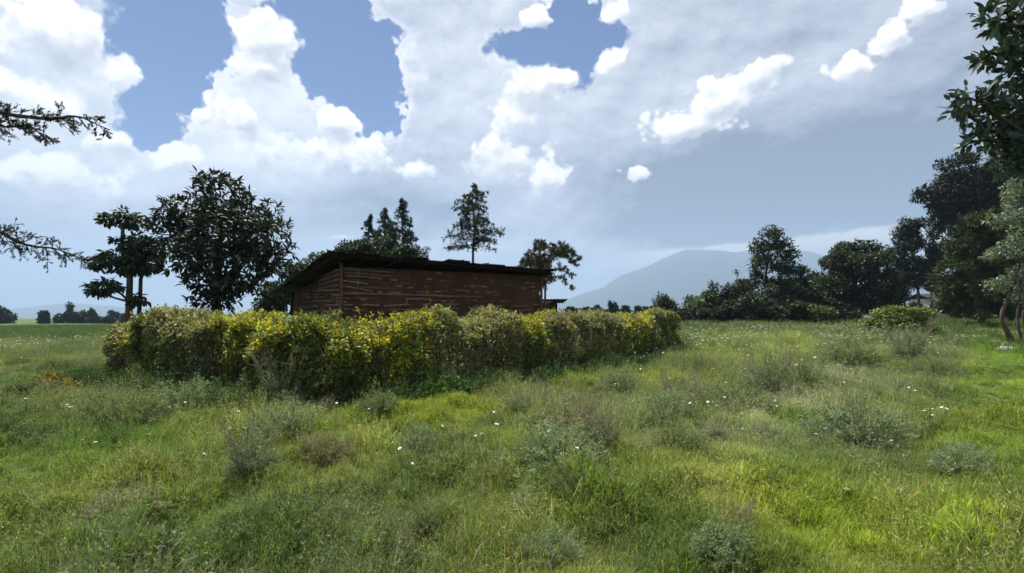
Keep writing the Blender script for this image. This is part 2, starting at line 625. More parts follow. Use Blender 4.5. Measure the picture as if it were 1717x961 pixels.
# ================================================================== ground
def ground_mat():
    m, b = new_mat('meadow_soil')
    tcn = b.node('ShaderNodeTexCoord')
    v = tcn.outputs['Object']
    n1 = b.noise(v, 0.35, 6, 0.6)
    n2 = b.noise(v, 2.6, 6, 0.65)
    n3 = b.noise(v, 0.05, 5, 0.6)
    c = b.mix(b.ss(n1, 0.35, 0.65), (0.075, 0.11, 0.028), (0.10, 0.125, 0.040))
    c = b.mix(b.ss(n2, 0.45, 0.7), c, (0.05, 0.048, 0.022))
    c = b.mix(b.m('MULTIPLY', b.ss(n3, 0.45, 0.62), 0.5), c, (0.075, 0.11, 0.03))
    pr = b.node('ShaderNodeBsdfPrincipled')
    b.put(pr.inputs['Base Color'], c)
    pr.inputs['Roughness'].default_value = 0.95
    pr.inputs['Specular IOR Level'].default_value = 0.1
    bp = b.node('ShaderNodeBump')
    bp.inputs['Strength'].default_value = 0.6
    bp.inputs['Distance'].default_value = 0.06
    b.put(bp.inputs['Height'], b.noise(v, 9, 6, 0.7))
    b.t.links.new(bp.outputs[0], pr.inputs['Normal'])
    out = b.node('ShaderNodeOutputMaterial')
    b.t.links.new(pr.outputs[0], out.inputs[0])
    return m


def build_ground():
    na = 360
    rad = np.concatenate([[0.0], np.geomspace(0.3, 120, 190), np.geomspace(130, 6900, 32)])
    ang = np.linspace(0, 2 * np.pi, na, endpoint=False)
    R, A = np.meshgrid(rad[1:], ang, indexing='ij')
    x, y = (R * np.sin(A)).ravel(), (R * np.cos(A)).ravel()
    z = H(x, y)
    v = np.vstack([[0, 0, float(H(0, 0))], np.stack([x, y, z], -1)])
    i = np.arange(len(rad) - 2)[:, None] * na
    j = np.arange(na)[None, :]
    j2 = (j + 1) % na
    q = 1 + np.stack([i + j2, i + j, i + na + j, i + na + j2], -1).reshape(-1, 4)
    k = np.arange(na)
    t = np.stack([np.zeros(na, int), 1 + (k + 1) % na, 1 + k], -1)
    o = ob('ground', np_mesh('ground', v, [q, t], ground_mat(), smooth=True))
    tag(o, 'green meadow ground rising gently to the right', 'ground', kind='structure')


build_ground()


def ridge(name, prof, Y, thick, label, seed):
    """a mountain from a profile of photo pixels (x, top y) at a depth, with a rounded body"""
    pts = np.array(prof, float)
    xs = np.linspace(pts[0, 0], pts[-1, 0], 160)
    ys = np.interp(xs, pts[:, 0], pts[:, 1])
    rows = 18
    vv = []
    for r in range(rows):
        f = r / (rows - 1)                      # 0 front foot, 1 back foot
        prof_h = math.sin(math.pi * f) ** 0.8
        for k, (a, b_) in enumerate(zip(xs, ys)):
            p = P(a, b_, Y)
            yy = Y + (f - 0.5) * thick
            xx = p[0] * (1 + (f - 0.5) * thick / Y * 0.35)
            n = fbm(xx * 0.004, yy * 0.004, seed, 5) - 0.5
            hgt = max(p[2], 0) * prof_h * (1 + 0.45 * n * (1 - prof_h * 0.95)) + (n * 14 if 0.1 < f < 0.9 else 0) * (1 - prof_h)
            vv.append((xx, yy, max(hgt, 0) - 2.0))
    n = len(xs)
    i = np.arange(rows - 1)[:, None] * n
    j = np.arange(n - 1)[None, :]
    q = np.stack([i + j, i + j + 1, i + n + j + 1, i + n + j], -1).reshape(-1, 4)
    o = ob(name, np_mesh(name, np.array(vv), q, M_HILL, smooth=True))
    return tag(o, label, 'mountain', kind='structure')


ridge('mountain', [(860, 531), (920, 516), (970, 494), (1010, 482), (1040, 462), (1085, 447), (1110, 434), (1135, 423), (1150, 418), (1195, 420), (1228, 424), (1260, 419), (1300, 424), (1345, 420), (1375, 430),
                   (1410, 424), (1450, 433), (1500, 430), (1560, 447), (1660, 470), (1760, 490), (1900, 515), (2000, 531)], 5200, 1900,
      'hazy blue mountain behind the trees', 41)
ridge('hills', [(-260, 531), (-100, 522), (0, 521), (60, 514), (120, 508), (200, 514), (300, 522), (420, 524), (560, 531)], 4900, 1100,
      'faint blue hills along the left horizon', 47)


# ================================================================== the house
HC = np.array([-4.63, 13.0])                    # near corner
HR = np.array([0.96, 16.2])                     # far right corner
HL = HC + 5.65 * norm(np.array([-0.605, 0.796]))
HB = HR + (HL - HC)
d_r, d_l = norm(HR - HC), norm(HL - HC)
out_r = np.array([d_r[1], -d_r[0]])             # outward normals
out_l = np.array([-d_l[1], d_l[0]])
Z_C, Z_R, Z_L, Z_B = 3.0, 3.04, 2.50, 2.52      # wall tops
house = empty('mud_house', (HC[0], HC[1], float(H(*HC))), 'dark mud and pole house with a sloping iron roof behind the hedge', 'house')
HO = np.array([HC[0], HC[1], float(H(*HC))])


def wall(name, A, Bp, zA, zB, outn, seed):
    """thick mud wall, uneven daub, irregular edges"""
    L = np.linalg.norm(Bp - A)
    nu, nv = max(8, int(L / 0.07)), 44
    us, vs = np.linspace(0, 1, nu), np.linspace(0, 1, nv)
    U, V = np.meshgrid(us, vs, indexing='ij')
    top = zA + (zB - zA) * U
    z = -0.25 + V * (top + 0.25)
    rel = (fbm(U * L * 2.2, z * 2.2, seed, 4) - 0.5) * 0.07 + np.maximum(fbm(U * L * 5, z * 9, seed + 5, 2) - 0.62, 0) * -0.25
    x = A[0] + (Bp[0] - A[0]) * U + outn[0] * rel
    y = A[1] + (Bp[1] - A[1]) * U + outn[1] * rel
    f = np.stack([x, y, z], -1).reshape(-1, 3)
    bk = f.copy().reshape(nu, nv, 3)
    bk[..., 0] = A[0] + (Bp[0] - A[0]) * U - outn[0] * 0.16
    bk[..., 1] = A[1] + (Bp[1] - A[1]) * U - outn[1] * 0.16
    v = np.vstack([f, bk.reshape(-1, 3)]) - HO * np.array([1, 1, 0]) - np.array([0, 0, HO[2] * 0])
    i = np.arange(nu - 1)[:, None] * nv
    j = np.arange(nv - 1)[None, :]
    q = np.stack([i + j, i + nv + j, i + nv + j + 1, i + j + 1], -1).reshape(-1, 4)
    n = nu * nv
    q2 = q[:, ::-1] + n
    it = np.arange(nu - 1) * nv + nv - 1
    q3 = np.stack([it, it + nv, it + nv + n, it + n], -1)
    i0 = np.arange(nv - 1)
    q4 = np.stack([i0 + 1, i0, i0 + n, i0 + n + 1], -1)
    e = (nu - 1) * nv
    q5 = np.stack([e + i0, e + i0 + 1, e + i0 + 1 + n, e + i0 + n], -1)
    v[:, 2] -= HO[2]
    return ob(name, np_mesh(name, v, [np.vstack([q, q2, q3, q4, q5])], M_MUD, smooth=False), house)


e_ = 0.012
wall('wall', HC, HR, Z_C, Z_R, out_r, 61)
wall('wall', HC + d_l * 0.17, HL, Z_C - 0.02, Z_L, out_l, 67)
wall('wall', HL + d_r * 0.17, HB, Z_L, Z_B, -out_r, 71)
wall('wall', HR + d_l * 0.17, HB - d_l * 0.17, Z_R - 0.02, Z_B + 0.02, -out_l, 73)


def wall_hit(px, py, A, n2):
    r = ray(px, py)
    t = (A[0] * n2[0] + A[1] * n2[1]) / (r[0] * n2[0] + r[1] * n2[1])
    return np.array([0, 0, EYE]) + r * t


Z5 = lambda x, y: (460 + x / 7.154, 410 + y / 7.154)
Z6 = lambda x, y: (680 + x / 6.132, 410 + y / 6.132)
right_sticks = [(Z5, s) for s in [
    (840, 295, 1430, 335), (840, 340, 1410, 378), (840, 375, 1290, 415), (810, 435, 1120, 478), (815, 500, 1180, 555),
    (1390, 425, 1480, 430), (1440, 495, 1525, 500), (1575, 525, 1665, 515), (1240, 565, 1285, 568), (1380, 572, 1520, 578),
    (1030, 662, 1100, 664), (830, 650, 890, 652), (1630, 655, 1717, 660), (1040, 725, 1260, 732), (1320, 738, 1620, 722), (800, 720, 940, 725),
    (1008, 320, 1008, 360), (1002, 420, 1002, 525), (1585, 655, 1585, 725), (820, 690, 870, 692), (930, 790, 1080, 795)]]
right_sticks += [(Z6, s) for s in [
    (215, 362, 265, 360), (295, 290, 370, 300), (0, 448, 80, 440), (190, 430, 225, 430), (110, 488, 185, 488), (205, 487, 230, 487),
    (300, 483, 385, 483), (405, 483, 435, 483), (520, 477, 572, 474), (590, 430, 615, 430), (660, 432, 698, 432), (765, 433, 840, 437),
    (705, 490, 748, 490), (825, 495, 880, 497), (910, 500, 960, 505), (700, 355, 725, 355), (775, 358, 795, 358), (875, 374, 910, 377),
    (0, 562, 235, 562), (155, 620, 240, 625), (370, 583, 420, 585), (445, 598, 490, 582), (375, 615, 550, 615), (690, 577, 725, 577),
    (705, 633, 740, 633), (905, 637, 995, 637), (1085, 635, 1165, 636), (1180, 635, 1260, 630), (915, 680, 1075, 678), (1200, 672, 1305, 668),
    (1215, 392, 1265, 395), (1280, 398, 1320, 400), (1270, 433, 1325, 437), (1305, 478, 1350, 480), (1310, 615, 1360, 617), (1300, 515, 1320, 517),
    (975, 583, 1000, 583), (1065, 415, 1085, 415), (415, 650, 540, 660), (350, 384, 372, 384), (610, 488, 640, 490)]]
left_sticks = [(Z5, s) for s in [
    (785, 300, 575, 385), (790, 355, 545, 435), (790, 418, 540, 488), (790, 485, 540, 527), (775, 545, 500, 562),
    (800, 610, 700, 600), (560, 597, 480, 600), (345, 600, 430, 596), (395, 637, 450, 634), (490, 630, 530, 630), (555, 632, 585, 632),
    (480, 677, 550, 677), (620, 677, 650, 677), (750, 645, 785, 645), (750, 683, 780, 685), (480, 737, 535, 742), (610, 738, 800, 715),
    (450, 798, 470, 798), (495, 803, 540, 803), (580, 830, 760, 770), (570, 765, 570, 830), (592, 770, 592, 830), (614, 775, 614, 830), (255, 860, 490, 858)]]


def stick(a3, b3, outn, r, long=False, name='stick', lift=0.012, dull=1.0):
    n = 8 if np.linalg.norm(b3 - a3) > 0.6 else 4
    f = np.linspace(0, 1, n)[:, None]
    p = a3 + (b3 - a3) * f
    wob = np.cumsum(rng.normal(0, 0.008 if n > 4 else 0.004, n))
    wob -= np.linspace(wob[0], wob[-1], n)
    p[:, 2] += wob
    p[:, :2] += outn * (lift + (rng.random() * 0.01))
    g = Geo()
    tone = (0.72 + 0.5 * rng.random()) * dull
    rad = r * (1 + rng.normal(0, 0.10, n))
    g.tube(p - HO, rad, 6, (tone, tone * 0.98, tone * 0.95))
    return g.build(name, M_POLE, house, True)


for mp, s in right_sticks:
    a, b_ = mp(s[0], s[1]), mp(s[2], s[3])
    A3, B3 = wall_hit(*a, HC, out_r), wall_hit(*b_, HC, out_r)
    stick(A3, B3, out_r, 0.020 + rng.random() * 0.008)
for mp, s in left_sticks:
    a, b_ = mp(s[0], s[1]), mp(s[2], s[3])
    A3, B3 = wall_hit(*a, HC, out_l), wall_hit(*b_, HC, out_l)
    stick(A3, B3, out_l, 0.022 + rng.random() * 0.008)
# duller wattles showing through the daub in close rows
for k in range(110):
    zr_ = 0.9 + 0.155 * (k % 13) + rng.normal(0, 0.012)
    u0 = rng.random() * 0.94
    L_ = rng.uniform(0.15, 0.75)
    A2 = HC + d_r * (u0 * np.linalg.norm(HR - HC))
    B2 = A2 + d_r * min(L_, (1 - u0) * np.linalg.norm(HR - HC) - 0.05)
    stick(np.array([*A2, zr_]), np.array([*B2, zr_ + rng.normal(0, 0.012)]), out_r, 0.013 + 0.006 * rng.random(), dull=rng.uniform(0.42, 0.80), lift=0.004)
for k in range(80):
    zr_ = 0.9 + 0.15 * (k % 9) + rng.normal(0, 0.012)
    u0 = rng.random() ** 1.6 * 0.7
    A2 = HC + d_l * (0.1 + u0 * 5.4)
    B2 = A2 + d_l * rng.uniform(0.2, 1.0)
    stick(np.array([*A2, zr_]), np.array([*B2, zr_ + rng.normal(0, 0.015)]), out_l, 0.015 + 0.006 * rng.random(), dull=rng.uniform(0.5, 1.0), lift=0.006)
# the long middle rail in one pole
A3, B3 = wall_hit(573, 492.3, HC, out_r), wall_hit(806, 498, HC, out_r)
stick(A3, B3, out_r, 0.026, name='pole')
# corner posts and wall plates
for (c2, z) in ((HC + (out_r + out_l) * 0.03, Z_C + 0.1), (HR + out_r * 0.02 + d_r * 0.03, Z_R), (HL + out_l * 0.03, Z_L), (HB, Z_B)):
    g = Geo()
    zz = np.linspace(-0.2, z, 7)
    pp = np.stack([c2[0] + rng.normal(0, 0.008, 7), c2[1] + rng.normal(0, 0.008, 7), zz], -1)
    g.tube(pp - HO, np.linspace(0.055, 0.042, 7), 8, (0.5, 0.42, 0.37))
    g.build('post', M_POLE, house, True)

# roof: iron sheets on rafters, high at the front, low at the back
R0 = HC + out_r * 0.62 - d_r * 0.42
R1 = HR + out_r * 0.62 + d_r * 0.22
R3 = HL + d_l * 0.95 - d_r * 0.46
R2 = HB + d_l * 0.55 + d_r * 0.22
zr = [3.30, 3.15, 2.60, 2.58]                    # R0 R1 R2(right back) R3


def roof_pt(u, v):
    """u along the front, v from front to back"""
    f = R0 + (R1 - R0) * u
    b2 = R3 + (R2 - R3) * u
    p = f + (b2 - f) * v
    z = (zr[0] * (1 - u) + zr[1] * u) * (1 - v) + (zr[3] * (1 - u) + zr[2] * u) * v
    return np.array([p[0], p[1], z])


ns_u, ns_v = 11, 3
for iu in range(ns_u):
    for iv in range(ns_v):
        u0, u1 = iu / ns_u - 0.004, (iu + 1) / ns_u + 0.008
        v0, v1 = iv / ns_v - (0.012 if iv else 0.0), (iv + 1) / ns_v + 0.012
        jit = rng.normal(0, 0.006)
        v0 += rng.normal(0, 0.012) if iv == 0 else 0
        lift = 0.012 * (iu % 2) + 0.010 * (ns_v - iv) + rng.random() * 0.008
        nu = 33
        tw = rng.normal(0, 0.014)
        pts = []
        for k in range(nu):
            u = u0 + (u1 - u0) * k / (nu - 1)
            for q_, vv in enumerate((v0 + jit, (v0 + v1) / 2, v1)):
                p = roof_pt(u, vv)
                p[2] += lift + 0.020 * math.sin(k / (nu - 1) * 2 * math.pi * 8) + tw * (k / (nu - 1) - 0.5) + (rng.normal(0, 0.006) if q_ == 0 else 0)
                pts.append(p - HO)
        i = np.arange(nu - 1)[:, None] * 3
        j = np.arange(2)[None, :]
        q = np.stack([i + j, i + 3 + j, i + 3 + j + 1, i + j + 1], -1).reshape(-1, 4)
        pts = np.array(pts)
        n = len(pts)
        v2 = np.vstack([pts, pts - np.array([0, 0, 0.003])])
        side_f = np.stack([np.arange(nu - 1) * 3, np.arange(nu - 1) * 3 + n, (np.arange(nu - 1) + 1) * 3 + n, (np.arange(nu - 1) + 1) * 3], -1)
        side_b = np.stack([np.arange(nu - 1) * 3 + 2, (np.arange(nu - 1) + 1) * 3 + 2, (np.arange(nu - 1) + 1) * 3 + 2 + n, np.arange(nu - 1) * 3 + 2 + n], -1)
        ob('roof_sheet', np_mesh('roof_sheet', v2, [np.vstack([q, q[:, ::-1] + n, side_f, side_b])], M_IRON, smooth=True), house)
for k in range(9):
    u = 0.02 + 0.96 * k / 8
    g = Geo()
    p = np.array([roof_pt(u, v) for v in np.linspace(0.012, 0.99, 6)])
    p[:, 2] -= 0.06
    g.tube(p - HO, 0.035, 6)
    g.build('rafter', M_RAFTER, house, True)
for v_ in (0.03, 0.36, 0.68, 0.97):
    g = Geo()
    p = np.array([roof_pt(u, v_) for u in np.linspace(0.0, 1.0, 8)])
    p[:, 2] -= 0.022
    g.tube(p - HO, 0.022, 6)
    g.build('purlin', M_RAFTER, house, True)


# small shed beyond the far end of the house
def box(g, lo, hi, c=(1, 1, 1)):
    lo, hi = np.array(lo, float), np.array(hi, float)
    v = np.array([[(lo, hi)[(i >> k) & 1][k] for k in range(3)] for i in range(8)])
    q = [[0, 2, 3, 1], [4, 5, 7, 6], [0, 1, 5, 4], [2, 6, 7, 3], [0, 4, 6, 2], [1, 3, 7, 5]]
    g.add(v, q, None, c)


sb = GD(913, 23.0)
shed = empty('shed', sb, 'small dark shed with a flat roof past the right end of the house', 'shed')
zt = P(913, 505, 23)[2] - sb[2]
for lo, hi in (((-0.5, 0, -.1), (0.62, 0.14, zt)), ((-0.5, 1.6, -.1), (0.62, 1.74, zt - 0.1)), ((0.48, 0.143, -.1), (0.617, 1.597, zt - 0.03)), ((-0.497, 0.143, -.1), (-0.36, 1.597, zt - 0.03))):
    g = Geo()
    box(g, lo, hi)
    g.build('wall', M_MUD, shed)
for k in range(3):
    g = Geo()
    x0 = -0.9 + k * 0.66
    nu = 13
    v = []
    for i in range(nu):
        for yy in (-0.35, 2.0):
            v.append((x0 + 0.68 * i / (nu - 1), yy, zt + 0.06 - yy * 0.05 + 0.012 * math.sin(i / (nu - 1) * math.pi * 8) + 0.006 * k))
    q = [(2 * i, 2 * i + 2, 2 * i + 3, 2 * i + 1) for i in range(nu - 1)]
    g.add(v, q)
    g.add(np.array(v) - np.array([0, 0, 0.012]), [f[::-1] for f in q])
    g.build('roof_sheet', M_IRON, shed)

# ================================================================== hedge
K0 = np.array([-3.35, 8.5])
K_R = np.array([6.3, 20.3])
K_L = np.array([-9.35, 12.1])
hedge = empty('hedge', (K0[0], K0[1], float(H(*K0))), 'clipped green and golden hedge around the front of the house', 'hedge')
HK = np.array([K0[0], K0[1], float(H(*K0))])
GREEN, GOLD, GREY, DEEP = (0.155, 0.195, 0.046), (0.38, 0.375, 0.038), (0.235, 0.24, 0.135), (0.085, 0.115, 0.034)


def hedge_wing(A, Bp, h0, h1, wd, n, seed, gold, grey):
    """leaves over a rounded, uneven slab; gold / grey: lists of (photo x, half width) patches"""
    L = np.linalg.norm(Bp - A)
    d = (Bp - A) / L
    nrm = np.array([d[1], -d[0]])
    if np.dot(nrm, -A) < 0:
        nrm = -nrm
    NL = 6
    n = n // NL
    s = rng.random(n)
    nb_ = int(L / 0.85)
    cs = (np.arange(nb_) + 0.5 + rng.uniform(-0.3, 0.3, nb_)) / nb_
    dn = np.abs(s[:, None] - cs[None]) * L / 0.62
    own = np.argmin(dn, 1)
    dome = 1 - np.clip(dn.min(1), 0, 1.2) ** 2
    sh_h = rng.uniform(-0.10, 0.13, nb_)[own]
    sh_a = rng.uniform(-0.10, 0.14, nb_)[own]
    sh_t = rng.random(nb_)[own]
    # perimeter coordinate: front face, top, back face
    per = rng.random(n)
    hh = (h0 + (h1 - h0) * s)
    hh = hh + (fbm(s * L * 0.9, s * 0 + seed, seed, 3) - 0.5) * 0.46 + (fbm(s * L * 4, s * 0, seed + 3, 2) - 0.5) * 0.16
    hh = hh + sh_h * np.clip(dome, 0, 1) + (dome - 0.6) * 0.13
    fr = per < 0.62
    tp = (per >= 0.62) & (per < 0.86)
    bk = per >= 0.86
    depth = rng.random(n) ** 1.6 * 0.24
    a = np.zeros(n)                                # outward offset
    z = np.zeros(n)
    r1 = rng.random(n)
    z[fr] = (0.04 + 0.96 * r1[fr] ** 0.85) * hh[fr]
    rnd = sstep((z / hh - 0.82) / 0.18) * 0.16
    skirt = (1 - sstep(z / 0.5)) * 0.10
    lump = (fbm(s * L * 1.1, z * 1.1, seed + 9, 4) - 0.5) * 0.85 + (fbm(s * L * 5.5, z * 5.5, seed + 12, 2) - 0.5) * 0.40
    lump = lump * 0.7 + sh_a + (dome - 0.5) * 0.22
    a[fr] = (wd / 2 - rnd + lump + skirt - depth)[fr]
    z[tp] = (hh - depth * 0.8 + rng.normal(0, 0.03, n))[tp]
    a[tp] = ((r1 - 0.5) * (wd - 0.1))[tp]
    z[tp] -= (np.abs(a[tp]) / wd * 2) ** 3 * 0.10
    z[bk] = r1[bk] * hh[bk]
    a[bk] = (-wd / 2 + depth)[bk]
    p2 = A[None] + d[None] * (s * L)[:, None] + nrm[None] * a[:, None]
    zg = H(p2[:, 0], p2[:, 1])
    pos = np.column_stack([p2, zg + z])
    outv = np.zeros((n, 3))
    outv[:, :2] = nrm[None] * np.where(fr, 1.0, np.where(bk, -1.0, 0.1))[:, None]
    outv[:, 2] = np.where(tp, 1.2, 0.35)
    ax = norm(outv * 0.8 + rdir(n) * 0.9 + np.array([0, 0, 0.25]))
    nr = norm(rdir(n) + np.array([0, 0, 0.9]))
    # colour by patch
    px = W / 2 + pos[:, 0] / np.maximum(pos[:, 1], 1) * FPX
    wob = (fbm(px * 0.03, z * 3, seed + 20, 3) - 0.5) * 44
    gw = np.zeros(n)
    for (c0, w0, zmin) in gold:
        gw = np.maximum(gw, (1 - sstep((np.abs(px + wob - c0) - w0 * 0.6) / (w0 * 0.6))) * sstep((z / hh - zmin + 0.18) / 0.3))
    yw = np.zeros(n)
    for (c0, w0, zmin) in grey:
        yw = np.maximum(yw, (1 - sstep((np.abs(px + wob - c0) - w0 * 0.6) / (w0 * 0.5))) * sstep((z / hh - zmin + 0.2) / 0.3))
    pick = rng.random(n)
    base = np.where((rng.random(n) < 0.25 + 0.6 * sh_t)[:, None], np.array(GREEN), np.array(DEEP))
    base = np.where((rng.random(n) < 0.035)[:, None], np.array(GOLD) * 0.7, base)
    base = np.where((pick < yw * 0.8)[:, None], np.array(GREY), base)
    base = np.where((rng.random(n) < gw * 0.52)[:, None], np.array(GOLD), base)
    c = base * np.exp(rng.normal(0, 0.28, (n, 1))) * np.exp(rng.normal(0, 0.08, (n, 3)))
    # thin places between neighbouring shrubs and in their lower parts
    gap = 0.75 * sstep((dn.min(1) - 0.62) / 0.35) * (0.35 + 0.65 * (1 - z / hh)) + 0.55 * sstep((fbm(s * L * 2.0, z * 1.3, seed + 41, 2) - 0.56) / 0.1) * (1 - sstep((z / hh - 0.55) / 0.25))
    keep = (rng.random(n) > gap * np.where(fr, 1, 0.3))
    pos, ax, nr, c, fr = pos[keep], ax[keep], nr[keep], c[keep], fr[keep]
    n = len(pos)
    # each sprig carries a handful of leaves
    sl = rng.uniform(0.07, 0.20, n)
    R6 = lambda q: np.repeat(q, NL, 0)
    m = n * NL
    tt_ = rng.uniform(0.1, 1.0, m)
    p6 = R6(pos) + R6(ax) * (R6(sl) * tt_)[:, None] + rng.normal(0, 0.012, (m, 3))
    a6 = norm(R6(ax) * 0.55 + rdir(m) * 0.85)
    n6 = norm(rdir(m) * 0.7 + np.array([0, 0, 0.9]))
    c6 = R6(c) * np.exp(rng.normal(0, 0.20, (m, 1))) * np.exp(rng.normal(0, 0.06, (m, 3)))
    sz = R6(rng.uniform(0.7, 1.3, n)) * rng.uniform(0.050, 0.088, m)
    return p6 - HK, a6, n6, sz, c6, fr


lg = [(222, 8, 0.35), (412, 58, 0.78), (455, 30, 0.74), (395, 8, 0.35)]
ly = [(190, 40, 0.3), (290, 40, 0.5), (340, 24, 0.3)]
rg_ = [(575, 30, 0.66), (625, 24, 0.8), (685, 40, 0.45), (890, 24, 0.65), (1060, 30, 0.6), (545, 12, 0.7)]
ry_ = [(520, 40, 0.3), (780, 60, 0.25), (850, 40, 0.4), (960, 60, 0.35), (1010, 40, 0.3), (1090, 30, 0.6)]
gh = Geo()
for args in ((K0 + np.array([0.25, 0.1]), K_L, 1.46, 1.42, 1.1, 92000, 101, lg, ly), (K0 + np.array([-0.2, 0.0]), K_R, 1.40, 1.50, 1.1, 140000, 131, rg_, ry_)):
    pos, ax, nr, sz, c, fr = hedge_wing(*args)
    gh.leaves(pos, ax, nr, sz, sz * 0.48, c, 'diamond', 0.10)
fo = gh.build('foliage', M_HEDGE, hedge)
fo['kind'] = 'stuff'
# loose shoots standing out of the clipped top
gs, gsl = Geo(), Geo()
for (A, Bp, h0, h1, n, pal) in ((K0, K_L, 1.42, 1.40, 90, GREEN), (K0, K_R, 1.36, 1.46, 190, GREY)):
    for k in range(n):
        s = rng.random()
        p2 = A + (Bp - A) * s + rng.normal(0, 0.28, 2)
        hb = h0 + (h1 - h0) * s - 0.15
        b3 = np.array([p2[0], p2[1], float(H(*p2)) + hb]) - HK
        dr = norm(np.array([rng.normal(0, 0.3), rng.normal(0, 0.3), 1.0]))
        ln = rng.uniform(0.18, 0.42)
        gs.tube(np.array([b3, b3 + dr * ln * 0.5, b3 + dr * ln]), (0.006, 0.004, 0.002), 4, (0.9, 0.8, 0.6), cap=False)
        m = 12
        t = rng.uniform(0.35, 1, m)
        ps = b3 + dr * (ln * t)[:, None]
        a_ = norm(rdir(m) + dr * 0.6)
        cc = vary(pal if rng.random() < 0.6 else GOLD, m, 0.2)
        gsl.leaves(ps, a_, rdir(m), rng.uniform(0.05, 0.085, m), 0.032, cc)
# bare upright stems showing through the lower hedge
for (A, Bp, h0, n) in ((K0, K_L, 1.3, 60), (K0, K_R, 1.4, 150)):
    dd = norm(Bp - A)
    nn = np.array([dd[1], -dd[0]])
    if np.dot(nn, -A) < 0:
        nn = -nn
    for k in range(n):
        s = rng.random()
        p2 = A + (Bp - A) * s + nn * rng.uniform(0.25, 0.56)
        zg = float(H(*p2))
        n_ = 5
        f = np.linspace(0, 1, n_)
        lean = rng.normal(0, 0.10, 2)
        pp = np.stack([p2[0] + lean[0] * f + rng.normal(0, 0.015, n_), p2[1] + lean[1] * f + rng.normal(0, 0.015, n_), zg + f * h0 * rng.uniform(0.6, 1.0)], -1)
        gs.tube(pp - HK, np.linspace(0.020, 0.008, n_) * rng.uniform(0.6, 1.2), 5, (1.1, 0.9, 0.75), cap=False)
gs.build('stems', M_BARK, hedge)['kind'] = 'stuff'
gsl.build('shoots', M_HEDGE, hedge)['kind'] = 'stuff'


# ================================================================== trees
def limb_path(a, b, sag=0.12, n=6):
    f = np.linspace(0, 1, n)[:, None]
    p = a + (b - a) * f
    L = np.linalg.norm(b - a)
    side = rng.normal(0, sag * L * 0.35, 3)
    p = p + np.sin(f * math.pi) * side
    return p


